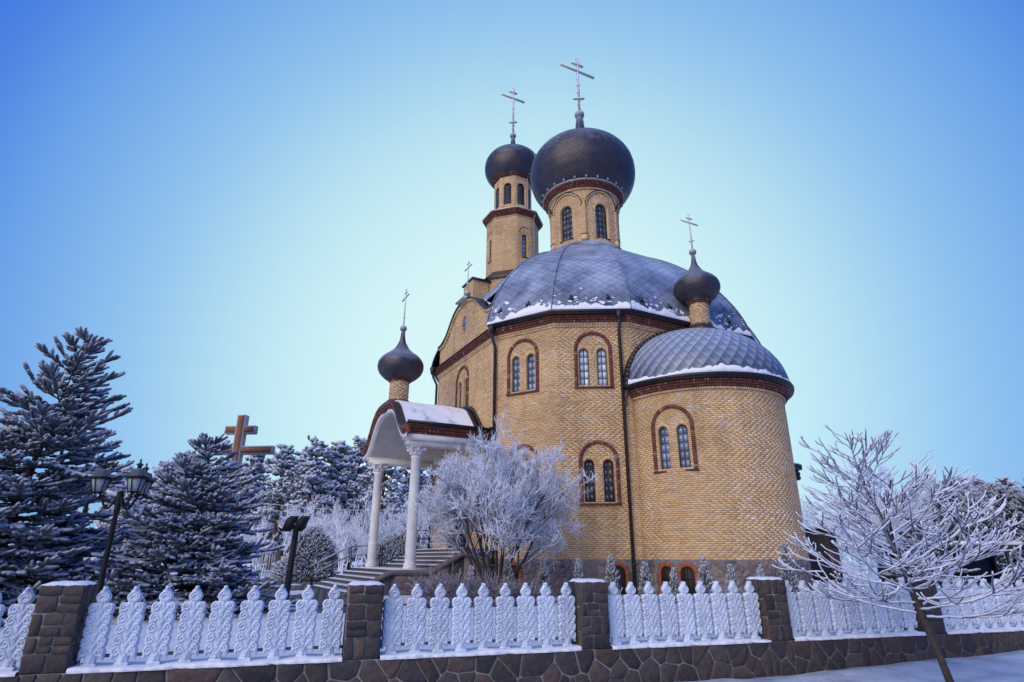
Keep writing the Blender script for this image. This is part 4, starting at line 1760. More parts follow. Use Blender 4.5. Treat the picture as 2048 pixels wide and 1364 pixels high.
XW = -AP
XF = -AP - PD
pr_sheet = G()
porch_band(pr_sheet, -0.05, 0.0, XF - 0.06, XW - 0.02)
porch_roof = pr_sheet.build('porch_roof', M_TRIM, church)
ps = G()
for i in range(NW):
    a, b = wsamp[i], wsamp[i + 1]
    if abs(a) > PWH - 0.12 or abs(b) > PWH - 0.12:
        continue
    nx = 24
    xs = np.linspace(XF + 0.32, XW - 0.42, nx)
    th = lambda x, w: 0.05 + 0.015 * math.sin(x * 3 + w * 2) + 0.01 * math.sin(w * 9 + x * 5)
    V = []
    for x in xs:
        V += [(x, a, zsamp[i] + th(x, a)), (x, b, zsamp[i + 1] + th(x, b))]
    F = [(2 * q, 2 * q + 2, 2 * q + 3, 2 * q + 1) for q in range(nx - 1)]
    ps.add(V, F)
    ps.add([(xs[0], a, zsamp[i]), (xs[0], b, zsamp[i + 1]), V[1], V[0]], [(0, 1, 2, 3)])
    ps.add([(xs[-1], a, zsamp[i]), (xs[-1], b, zsamp[i + 1]), V[-1], V[-2]], [(0, 1, 2, 3)])
ps.build('porch_snow', M_PSNOW, porch_roof, kind='stuff', smooth=False)
pfr = G()
porch_band(pfr, -0.17, -0.05, XF - 0.05, XF + 0.25)
porch_band(pfr, -0.27, -0.172, XF + 0.0, XF + 0.25)
porch_band(pfr, -0.38, -0.272, XF + 0.05, XF + 0.25)
for sg in (-1, 1):
    y = sg * (PWH - 0.12)
    nb = int(PD / 0.085)
    for k in range(nb):
        x = XF + 0.1 + (k + 0.5) * (PD - 0.1) / nb
        for z0, z1, o in ((6.52, 6.62, 0.0), (6.63, 6.73, 0.06), (6.74, 6.85, 0.13)):
            pfr.box((x, y + sg * (o / 2 - 0.1), (z0 + z1) / 2), ((PD - 0.1) / nb - 0.008, 0.22 + o, z1 - z0), tint=random.random())
pfr.build('porch_cornice', M_RED, church)
for sg in (-1, 1):
    pg = G()
    y = sg * (PWH + 0.05)
    sweep(pg, [(XF + 0.0, y), (XW - 0.02, y)] if sg < 0 else [(XW - 0.02, y), (XF + 0.0, y)], [(0, 6.88), (0.14, 6.88), (0.16, 7.0), (0.13, 7.0), (0.11, 6.92), (0, 6.93)], False)
    pg.build('porch_gutter', M_GUTTER, church)
pwb = G()
V = []
for w_, z_ in zip(wsamp, zsamp):
    V += [(XF + 0.06, w_, z_ - 0.382), (XF + 0.06, w_, z_ - 0.55), (XF + 0.3, w_, z_ - 0.55)]
pwb.add(V, [(3 * q + k_, 3 * q + 1 + k_, 3 * q + 4 + k_, 3 * q + 3 + k_) for q in range(NW) for k_ in (0, 1)])
for sg in (-1, 1):
    pwb.box(((XF + XW) / 2 + 0.05, sg * 3.12, 6.40), (PD - 0.14, 0.62, 0.22))
    pwb.box(((XF + XW) / 2 + 0.1, sg * 3.0, 6.22), (PD - 0.26, 0.5, 0.22))
pwb.build('porch_entablature', M_WHITE, church)
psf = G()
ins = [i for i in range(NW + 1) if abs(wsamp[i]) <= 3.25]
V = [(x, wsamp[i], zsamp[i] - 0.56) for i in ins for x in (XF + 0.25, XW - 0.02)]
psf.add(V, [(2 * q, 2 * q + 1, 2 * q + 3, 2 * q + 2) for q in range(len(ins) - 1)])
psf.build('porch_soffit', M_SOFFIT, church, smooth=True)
# wall flashing where the porch roof meets the wall
pf2 = G()
porch_band(pf2, 0.0, 0.2, XW - 0.12, XW - 0.015)
porch_band(pf2, -0.01, 0.06, XW - 0.4, XW - 0.12)
pf2.build('porch_wall_flashing', M_TRIM, church)

CX, CW = -AP - 3.16, 2.84
Z_LAND = 1.3
for sg in (-1, 1):
    y = sg * CW
    g = G()
    prof = [(0.27, 0.0), (0.27, 0.10), (0.245, 0.12), (0.26, 0.17), (0.24, 0.22), (0.215, 0.25), (0.215, 0.4), (0.213, 1.5), (0.205, 3.0), (0.19, 4.28), (0.21, 4.30), (0.225, 4.34), (0.205, 4.38), (0.19, 4.4)]
    g.lathe(prof, 28, (CX, y, Z_LAND))
    colm = g.build('column', M_WHITE, church, smooth=True)
    cg = G()
    cg.lathe([(0.2, 4.40), (0.235, 4.48), (0.25, 4.6), (0.29, 4.68), (0.33, 4.72)], 24, (CX, y, Z_LAND))
    for k in range(8):                    # acanthus leaves
        a = k * PI / 4 + PI / 8
        for rr0, zz0, sz in ((0.25, 4.44, 0.17), (0.30, 4.56, 0.15)):
            aa = a + (PI / 8 if rr0 > 0.27 else 0)
            pts = [(CX + (rr0 - 0.03 + 0.09 * t * t) * math.cos(aa), y + (rr0 - 0.03 + 0.09 * t * t) * math.sin(aa), Z_LAND + zz0 + sz * math.sin(t * 1.9)) for t in np.linspace(0, 1, 6)]
            cg.tube(pts, [0.05, 0.055, 0.05, 0.045, 0.04, 0.03], 6)
    for k in range(4):                    # corner volutes
        a = PI / 4 + k * PI / 2
        c = np.array([CX + 0.36 * math.cos(a), y + 0.36 * math.sin(a), Z_LAND + 4.66])
        d = np.array([math.cos(a), math.sin(a)])
        pts = []
        for t in np.linspace(0, 3.2 * PI, 26):
            r = 0.085 * (1 - t / (3.4 * PI))
            pts.append((c[0] - d[0] * r * math.cos(t), c[1] - d[1] * r * math.cos(t), c[2] + r * math.sin(t)))
        cg.tube(pts, 0.028, 6)
    for k in range(4):
        a = k * PI / 2
        cg.lathe([(0.001, -0.05), (0.04, -0.03), (0.045, 0), (0.03, 0.04), (0.001, 0.05)], 8, (CX + 0.31 * math.cos(a), y + 0.31 * math.sin(a), Z_LAND + 4.74))
    cg.box((CX, y, Z_LAND + 4.77), (0.70, 0.70, 0.07))
    cg.build('capital', M_WHITE, colm, smooth=True)

# south porch, only its outer end shows past the apse
spx0, spx1 = AP, AP + 4.2
g = G()
for i in range(NW):
    a_, b_ = wsamp[i], wsamp[i + 1]
    za, zb = zsamp[i] + 0.0, zsamp[i + 1] + 0.0
    g.hexa(np.array([(spx0, a_, za - 0.3), (spx0, b_, zb - 0.3), (spx0, b_, zb), (spx0, a_, za), (spx1, a_, za - 0.3), (spx1, b_, zb - 0.3), (spx1, b_, zb), (spx1, a_, za)]))
canopy = g.build('south_porch_roof', M_TRIM, church)
g = G()
for i in range(NW):
    a_, b_ = wsamp[i], wsamp[i + 1]
    za, zb = zsamp[i] + 0.005, zsamp[i + 1] + 0.005
    g.hexa(np.array([(spx0 + 0.4, a_, za), (spx0 + 0.4, b_, zb), (spx0 + 0.4, b_, zb + 0.05), (spx0 + 0.4, a_, za + 0.05), (spx1 - 0.2, a_, za), (spx1 - 0.2, b_, zb), (spx1 - 0.2, b_, zb + 0.05), (spx1 - 0.2, a_, za + 0.05)]))
g.build('porch_snow', M_SNOW, canopy)
for sg in (-1, 1):
    g = G()
    g.box(((spx0 + spx1) / 2, sg * 3.1, 6.3), (spx1 - spx0 - 0.1, 0.45, 0.55))
    g.build('porch_beam', M_DARK, canopy)
    g = G()
    g.lathe([(0.24, -4.3), (0.2, -4.0), (0.19, -0.6), (0.3, -0.2), (0.33, 0.0)], 16, (spx1 - 0.45, sg * 2.84, 6.02))
    g.build('column', M_WHITE, canopy, smooth=True)
g = G()
g.lathe([(0.001, -0.42), (0.07, -0.36), (0.10, -0.26), (0.05, -0.18), (0.09, -0.1), (0.09, 0.02)], 10, (spx1 - 0.06, -3.3, 6.45))
g.build('pendant', M_DARK, canopy)

cor_y.build('cornice_bricks', M_BRICK, church, kind='stuff')
cor_r.build('red_cornice_bricks', M_RED, church, kind='stuff')
gut.build('gutter', M_GUTTER, church)

# ------------------------------------------------------------------ staircase
so = to_world(-AP - 2.9, 0)
stairs = thing('entrance_staircase', 'broad snowy stone staircase rising to the columned church porch', 'staircase', (so[0], so[1], YARD), CRZ)
OFF = (-AP - 2.9, 0, YARD)


def X(d):
    return -AP - d


SW = 3.3
snow_on_steps = G()


def step(d0, d1, ztop, w=SW, w0=None):
    g = G()
    w0 = -w if w0 is None else w0
    yc, yw = (w + w0) / 2, w - w0
    g.box(((X(d0) + X(d1)) / 2, yc, (ztop - 0.045 + YARD) / 2), (d1 - d0, yw, ztop - 0.045 - YARD))
    g.box(((X(d0) + X(d1 + 0.03)) / 2, yc, ztop - 0.0215), (d1 - d0 + 0.03, yw + 0.06, 0.043))
    g.build('step', M_GRANITE, stairs, off=OFF)
    n = 40
    ys = np.linspace(yc - yw / 2, yc + yw / 2, n)
    for i in range(n - 1):
        e0, e1 = 0.02 + 0.012 * math.sin(ys[i] * 5 + d0 * 9), 0.02 + 0.012 * math.sin(ys[i + 1] * 5 + d0 * 9)
        snow_on_steps.hexa(np.array([(X(d0), ys[i], ztop + 0.001), (X(d0), ys[i + 1], ztop + 0.001), (X(d1 + 0.01 - e1), ys[i + 1], ztop + 0.001), (X(d1 + 0.01 - e0), ys[i], ztop + 0.001),
                                     (X(d0), ys[i], ztop + 0.03), (X(d0), ys[i + 1], ztop + 0.03), (X(d1 - e1 - 0.02), ys[i + 1], ztop + 0.028), (X(d1 - e0 - 0.02), ys[i], ztop + 0.028)]))


# porch platform, upper flight, landing with the columns, lower flight
step(0.0, 1.1, 2.1, SW + 0.1)
for k in range(4):
    step(1.1 + k * 0.32, 1.1 + (k + 1) * 0.32, 2.1 - (k + 1) * 0.16)
step(2.38, 4.0, Z_LAND)
for k in range(5):
    step(4.0 + k * 0.33, 4.0 + (k + 1) * 0.33, Z_LAND - (k + 1) * 0.15)
snow_on_steps.build('step_snow', M_SNOW, stairs, off=OFF, kind='stuff')
# near side: stone cheek wall with a dark cellar opening under the platform
g = G()
yb = -SW - 0.12
g.prism([(X(1.75), yb, YARD), (X(3.9), yb, YARD), (X(3.9), yb, 1.2), (X(2.4), yb, 1.28), (X(1.75), yb, 1.6)], [(X(1.75), yb + 0.1, YARD), (X(3.9), yb + 0.1, YARD), (X(3.9), yb + 0.1, 1.2), (X(2.4), yb + 0.1, 1.28), (X(1.75), yb + 0.1, 1.6)])
cheek = g.build('cheek_wall', M_JOINT, stairs, off=OFF)
g = G()
g.box((X(0.1), yb + 0.05, 1.2), (0.2, 0.1, 1.6))
g.build('pier', M_GRANITE, stairs, off=OFF)
g = G()
g.prism([(X(-0.0), yb - 0.06, 1.98), (X(1.2), yb - 0.06, 1.98), (X(2.5), yb - 0.06, 1.3), (X(4.05), yb - 0.06, 1.3), (X(5.8), yb - 0.06, 0.5), (X(5.8), yb - 0.06, 0.4), (X(4.05), yb - 0.06, 1.12), (X(2.5), yb - 0.06, 1.1), (X(1.2), yb - 0.06, 1.78), (X(0), yb - 0.06, 1.78)],
        [(X(-0.0), yb + 0.1, 1.98), (X(1.2), yb + 0.1, 1.98), (X(2.5), yb + 0.1, 1.3), (X(4.05), yb + 0.1, 1.3), (X(5.8), yb + 0.1, 0.5), (X(5.8), yb + 0.1, 0.4), (X(4.05), yb + 0.1, 1.12), (X(2.5), yb + 0.1, 1.1), (X(1.2), yb + 0.1, 1.78), (X(0), yb + 0.1, 1.78)])
g.build('stringer', M_GRANITE, stairs, off=OFF)
g = G()
g.box((X(0.95), yb + 0.035, 1.05), (1.58, 0.02, 1.35))  # flat dark panel stands for the shade inside the opening
g.build('cellar_shade_panel', M_DARK, stairs, off=OFF)
mch = flat_map((X(3.9), yb), (X(1.75), yb))
for c in stone_cells(2.15, 0.95, 0.3, seed=11):
    c = c + np.array([0, YARD])
    if c.mean(axis=0)[1] < 1.15 + max(0, c.mean(axis=0)[0] - 1.5) * 0.3:
        o = stone_obj(mch, c, 0.012, 0.025, M_PSTONE, cheek)
        o.location = o.location - Vector(OFF)

# handrails on the far side
hp = to_world(X(6.0), SW + 0.15)
rail = thing('handrail', 'double steel handrail along the far side of the church steps', 'handrail', (hp[0], hp[1], YARD), CRZ)
RO = (X(6.0), SW + 0.15, YARD)
yr = SW + 0.15
for yo in (0.0, 0.35):
    for hh_, nm in ((0.95, 'top_rail'), (0.55, 'mid_rail')):
        g = G()
        g.tube([(X(5.75), yr + yo, 0.4 + hh_ - 0.15), (X(5.7), yr + yo, 0.45 + hh_), (X(4.0), yr + yo, Z_LAND + hh_), (X(2.5), yr + yo, Z_LAND + 0.05 + hh_), (X(1.1), yr + yo, 2.1 + hh_), (X(0.1), yr + yo, 2.1 + hh_)], 0.026, 8)
        g.build(nm, M_STEEL, rail, off=RO)
    for d, zb in ((5.65, 0.4), (4.8, 0.4), (4.0, 0.4), (2.5, 0.4), (1.1, 0.4)):
        zt_ = np.interp(d, [0.1, 1.1, 2.5, 4.0, 5.7, 6.3], [2.1, 2.1, 1.35, 1.3, 0.45, 0.4]) + 0.95
        g = G()
        g.tube([(X(d), yr + yo, zb), (X(d), yr + yo, zt_)], 0.024, 6)
        g.build('rail_post', M_BLACK, rail, off=RO)

# wall lantern beside the door
wl_p = F_AB(1.2, 4.35, 0)
lw = to_world(wl_p[0], wl_p[1])
wlan = thing('wall_lantern', 'black scrolled wall lantern beside the church door under the porch', 'lantern', (lw[0], lw[1], 4.35), CRZ)


def lantern_head(parent, x, y, z, s=1.0, n=4):
    g = G()
    r0, r1 = 0.13 * s, 0.235 * s
    a0 = PI / n
    for k in range(n):
        a = a0 + 2 * PI * k / n
        b = a0 + 2 * PI * (k + 1) / n
        g.tube([(x + r0 * math.cos(a), y + r0 * math.sin(a), z - 0.06 * s), (x + r1 * math.cos(a), y + r1 * math.sin(a), z + 0.36 * s)], 0.014 * s, 5)
        g.tube([(x + r0 * math.cos(a), y + r0 * math.sin(a), z), (x + r0 * math.cos(b), y + r0 * math.sin(b), z)], 0.014 * s, 4)
        g.tube([(x + r0 * math.cos(a), y + r0 * math.sin(a), z - 0.06 * s), (x, y, z - 0.14 * s)], 0.012 * s, 4)
        g.tube([(x + r1 * math.cos(a), y + r1 * math.sin(a), z + 0.36 * s), (x + r1 * math.cos(b), y + r1 * math.sin(b), z + 0.36 * s)], 0.02 * s, 4)
    fr = g.build('lantern_frame', M_BLACK, parent)
    g = G()
    g.lathe([(r0 * 0.95, 0.0), (r1 * 0.95, 0.36 * s)], n, (x, y, z), a0=a0)
    g.build('lantern_glass', M_LGLASS, fr)
    g = G()
    g.lathe([(r1 * 1.22, 0.37 * s), (r1 * 1.18, 0.40 * s), (r1 * 0.86, 0.47 * s), (r1 * 0.72, 0.58 * s), (r1 * 0.3, 0.61 * s)], n, (x, y, z), a0=a0)
    g.lathe([(0.05 * s, 0.6 * s), (0.055 * s, 0.68 * s), (0.09 * s, 0.70 * s), (0.085 * s, 0.72 * s), (0.03 * s, 0.76 * s), (0.02 * s, 0.80 * s), (0.028 * s, 0.82 * s), (0.001, 0.88 * s)], 8, (x, y, z))
    g.build('lantern_roof', M_LROOF, fr)
    return fr


M_LROOF = mat_frost('frosted_lamp_roof', (0.02, 0.02, 0.024), (0.30, 0.33, 0.40), 0.4, 1.3, 8, 0.3, 0.5)
g = G()
g.tube([(-0.0, 0, -0.5), (-0.25, 0, -0.62), (-0.5, 0, -0.5), (-0.55, 0, -0.25), (-0.5, 0, -0.12)], 0.025, 6)
g.box((-0.02, 0, -0.35), (0.04, 0.14, 0.6))
g.build('bracket', M_BLACK, wlan)
lantern_head(wlan, -0.5, 0, 0.0, 0.9)

# ------------------------------------------------------------------ street fence
fence = thing('fence', 'white cast concrete ornamental fence between stone pillars on a fieldstone wall', 'fence', (*F0, 0), FA)
ZB = 0.49
PIL = [-3.5, -0.2, 3.25, 6.55, 9.80, 13.12, 16.45, 19.8]
PW_ = 0.46
DEPTH = 0.46
FS0, FS1 = -4.0, 20.5


def fl_map(y, sgn=1):
    def f(s, z, d=0.0):
        s, z, d = np.broadcast_arrays(np.asarray(s, float), np.asarray(z, float), np.asarray(d, float))
        return np.stack([s, y - d + 0 * s, z], -1)
    f.flat = True
    return f


FRONT = fl_map(0.0)
g = G()
g.box(((FS0 + FS1) / 2, DEPTH / 2 + 0.003, ZB / 2 - 0.1), (FS1 - FS0, DEPTH - 0.004, ZB + 0.19))
base = g.build('base_wall', M_JOINT, fence)
joined = G()
vis0, vis1 = -1.3, 18.5
for c in stone_cells(vis1 - vis0, ZB + 0.005, 0.265, jitter=0.42, seed=21):
    stone_obj(FRONT, c + np.array([vis0, 0.0]), 0.017, 0.011, M_STONE, base)
# snow along the ledge
g = G()
for a, b in zip(PIL[:-1], PIL[1:]):
    s0, s1 = a + PW_ / 2 + 0.005, b - PW_ / 2 - 0.005
    n = 90
    V = []
    for q in np.linspace(s0, s1, n):
        w = 0.012 * math.sin(q * 6.3) + 0.008 * math.sin(q * 17 + 1) + 0.005 * math.sin(q * 41)
        t = 0.034 + 0.010 * math.sin(q * 5 + 1) + 0.006 * math.sin(q * 13)
        V += [(q, -0.020 + w, ZB - 0.012), (q, -0.030 + w, ZB + t * 0.45), (q, -0.012 + w, ZB + t * 0.85), (q, 0.03 + w, ZB + t), (q, 0.30, ZB + t * 0.9), (q, 0.452, ZB + t * 0.8)]
    F = [(6 * q + k, 6 * q + 6 + k, 6 * q + 7 + k, 6 * q + 1 + k) for q in range(n - 1) for k in range(5)]
    g.add(V, F)
g.build('ledge_snow', M_SNOW, fence, kind='stuff', smooth=True)
for i, ps_ in enumerate(PIL):
    zt_ = 1.385 + 0.015 * math.sin(i * 2.1)
    g = G()
    g.box((ps_, DEPTH / 2, (zt_ + ZB) / 2 + 0.003), (PW_ - 0.02, DEPTH - 0.02, zt_ - ZB - 0.006))
    pil = g.build('stone_pillar', M_JOINT, fence)
    if 1 <= i <= 6:
        for face in ('front', 'right', 'left'):
            if face == 'right' and i > 2 or face == 'left' and i < 3:
                continue
            if face == 'front':
                mm = lambda s, z, d=0.0, p=ps_: np.stack(np.broadcast_arrays(np.asarray(p - PW_ / 2 + s, float), np.asarray(0.01 - d, float), np.asarray(z, float)), -1)
            elif face == 'right':
                mm = lambda s, z, d=0.0, p=ps_: np.stack(np.broadcast_arrays(np.asarray(p + PW_ / 2 - 0.01 + d, float), np.asarray(s, float), np.asarray(z, float)), -1)
            else:
                mm = lambda s, z, d=0.0, p=ps_: np.stack(np.broadcast_arrays(np.asarray(p - PW_ / 2 + 0.01 - d, float), np.asarray(s, float), np.asarray(z, float)), -1)
            wfull = PW_ if face == 'front' else DEPTH
            for c in block_cells(wfull, zt_ - ZB, 0.2 if face == 'front' else 0.3, 40 + i * 3 + len(face)):
                stone_obj(mm, c + np.array([0, ZB]), 0.012, 0.012, M_STONE, pil)
    g = G()
    n = 9
    V = []
    for b in range(n):
        for a in range(n):
            x, y = (a / (n - 1) - 0.5) * 2, (b / (n - 1) - 0.5) * 2
            e = max(abs(x), abs(y))
            V.append((ps_ + x * (PW_ / 2 + 0.0), DEPTH / 2 + y * (DEPTH / 2), zt_ + 0.034 * (1 - e ** 6) + 0.006 * math.sin(a * 2.1 + b * 1.3 + i) - (0.004 if e > 0.99 else 0)))
    F = [(b * n + a, b * n + a + 1, (b + 1) * n + a + 1, (b + 1) * n + a) for b in range(n - 1) for a in range(n - 1)]
    g.add(V, F)
    g.build('pillar_snow', M_SNOW, pil, smooth=True)


# one baluster: cast plate with scrolls in relief, made as a height field
def baluster_mesh():
    Hh, Wd = 0.89, 0.147
    nx, nz = 48, 150
    xs = np.linspace(-Wd, Wd, nx)
    zs = np.linspace(0, Hh, nz)
    XX, ZZ = np.meshgrid(xs, zs)
    sd = np.full(XX.shape, 9.0)

    def disc(cx, cz, r, sx=1.0):
        nonlocal sd
        for s in ((-1, 1) if cx else (1,)):
            sd = np.minimum(sd, (np.hypot((XX - s * cx) * sx, ZZ - cz) - r))

    def rectm(x, z0, z1):
        nonlocal sd
        sd = np.minimum(sd, np.maximum(np.abs(XX) - x, np.maximum(z0 - ZZ, ZZ - z1)))
    tiers = [0.155 + 0.118 * k for k in range(5)]
    rectm(0.078, 0.0, 0.055)
    rectm(0.062, 0.0, 0.16)
    rectm(0.118, 0.135, 0.665)
    for k, z in enumerate(tiers):
        disc(0.083, z + 0.016, 0.060)
        disc(0.112, z - 0.03, 0.027)
        if k == 0:
            disc(0.118, z - 0.05, 0.022)
    # head
    disc(0, 0.758, 0.072, 0.88)
    disc(0, 0.80, 0.056)
    disc(0, 0.856, 0.028)
    rectm(0.06, 0.62, 0.75)
    mask = sd < 0
    curves = []
    for s in (-1, 1):
        for k, z in enumerate(tiers):
            zc = z + 0.018
            for dr in (0.0, 0.016):
                t = np.linspace(0, 1, 26)
                b0, b1, b2 = np.array([0.006 + dr * 0.4, z - 0.10]), np.array([0.012 + dr, z + 0.02]), np.array([0.072 - dr * 0.2, zc + 0.05 - dr])
                P = ((1 - t) ** 2)[:, None] * b0 + (2 * t * (1 - t))[:, None] * b1 + (t ** 2)[:, None] * b2
                curves.append((np.c_[P[:, 0] * s, P[:, 1]], 0.0085 if dr == 0 else 0.005, 0.012))
            a = np.linspace(PI / 2, PI / 2 - 2.6 * PI, 60)
            rr_ = np.linspace(0.050, 0.010, 60)
            curves.append((np.c_[s * (0.076 + rr_ * np.cos(a)), zc + rr_ * np.sin(a)], 0.0085, 0.014))
            curves.append((np.array([[s * 0.10, z - 0.03], [s * 0.112, z - 0.024]]), 0.014, 0.012))
        t = np.linspace(0, 1, 40)
        # head petals
        for w, hgt in ((0.062, 0.10), (0.036, 0.07)):
            a = t * PI
            curves.append((np.c_[s * (w * np.sin(a) * 0.95), 0.715 + hgt * (0.5 - 0.5 * np.cos(a))], 0.009, 0.014))
        curves.append((np.c_[s * 0.006 * np.ones(20), np.linspace(0.62, 0.74, 20)], 0.006, 0.01))
    for z in tiers:
        curves.append((np.array([[0, z - 0.045]]), 0.016, 0.018))
        curves.append((np.c_[np.zeros(12), np.linspace(z - 0.03, z + 0.05, 12)], 0.008, 0.010))
    curves.append((np.array([[0, 0.852]]), 0.027, 0.026))
    curves.append((np.array([[0, 0.08]]), 0.02, 0.018))
    Hm = np.full(XX.shape, 0.0)
    for P, w, a in curves:
        d = np.full(XX.shape, 9.0)
        for p in P:
            d = np.minimum(d, np.hypot(XX - p[0], ZZ - p[1]))
        Hm = np.maximum(Hm, a * np.sqrt(np.clip(1 - (d / (w * 1.25)) ** 2, 0, 1)))
    edge = np.clip(-sd / 0.018, 0, 1)
    thick = 0.010 + 0.030 * np.sqrt(edge) + Hm * np.clip(edge * 2.5, 0.3, 1)
    thick = np.where(ZZ < 0.05, 0.055, thick)
    idx = -np.ones(XX.shape, int)
    idx[mask] = np.arange(mask.sum())
    nM = mask.sum()
    Vf = np.c_[XX[mask], -thick[mask], ZZ[mask]]
    Vb = np.c_[XX[mask], thick[mask] * 0.6 + 0.01, ZZ[mask]]
    q = np.stack([idx[:-1, :-1], idx[:-1, 1:], idx[1:, 1:], idx[1:, :-1]], -1).reshape(-1, 4)
    ok = (q >= 0).all(1)
    Fq = q[ok]
    Fb = Fq[:, ::-1] + nM
    # boundary
    ec = {}
    for f in Fq:
        for a, b in ((f[0], f[1]), (f[1], f[2]), (f[2], f[3]), (f[3], f[0])):
            if (b, a) in ec:
                del ec[(b, a)]
            else:
                ec[(a, b)] = 1
    side = np.array([(b, a, a + nM, b + nM) for a, b in ec])
    V = np.concatenate([Vf, Vb])
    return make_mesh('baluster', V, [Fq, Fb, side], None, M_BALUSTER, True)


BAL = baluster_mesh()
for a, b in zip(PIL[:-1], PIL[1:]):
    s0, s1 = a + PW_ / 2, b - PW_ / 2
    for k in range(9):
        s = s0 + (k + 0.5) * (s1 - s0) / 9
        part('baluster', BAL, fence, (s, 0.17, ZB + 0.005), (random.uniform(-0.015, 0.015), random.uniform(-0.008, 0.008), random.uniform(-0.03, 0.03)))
for a, b in zip(PIL[:-1], PIL[1:]):
    for zz, rad in ((ZB + 0.13, 0.02), (ZB + 0.62, 0.012)):
        g = G()
        g.tube([(a + PW_ / 2 - 0.05, 0.23, zz), (b - PW_ / 2 + 0.05, 0.23, zz)], rad, 6)
        g.build('fence_rail', M_JOINT if rad > 0.015 else M_STEEL, fence)


# ------------------------------------------------------------------ vegetation helpers
def unit(v):
    return v / (np.linalg.norm(v) + 1e-9)


def twig_path(p, d, L, n, bend_up=0.0, wob=0.1):
    pts = [np.array(p, float)]
    d = unit(np.array(d, float))
    for i in range(n):
        d = unit(d + np.array([0, 0, bend_up / n]) + rng.normal(0, wob, 3) / math.sqrt(n))
        pts.append(pts[-1] + d * L / n)
    return np.array(pts), d


def star_twig(n=8, rings=5, taper=0.5, seed=0):
    """bottle-brush twig pointing along +z, unit length and width"""
    rg = np.random.default_rng(seed)
    V = []
    for i in range(rings):
        t = i / (rings - 1)
        env = 0.78 + 0.22 * min(1, t * 3) - 0.30 * max(0, t - 0.7) / 0.3
        for k in range(n):
            a = 2 * PI * (k + 0.5 * (i % 2)) / n
            r = env * (1.06 if k % 2 else 0.74) * rg.uniform(0.82, 1.15)
            V.append((r * math.cos(a), r * math.sin(a), t * 0.93 + rg.uniform(-0.05, 0.05) + (0.09 if k % 2 else 0)))
    V.append((0, 0, 1.04))
    V = np.array(V)
    idx = np.arange(rings * n).reshape(rings, n)
    a, b = idx[:-1], idx[1:]
    Fq = np.stack([a, np.roll(a, -1, 1), np.roll(b, -1, 1), b], -1).reshape(-1, 4)
    Ft = np.array([(idx[-1][k], idx[-1][(k + 1) % n], rings * n) for k in range(n)])
    return V, [Fq, Ft]


STARS = [star_twig(n=6, rings=4, seed=s) for s in range(3)]
TUFTS = [star_twig(n=4, rings=3, seed=20 + s) for s in range(3)]



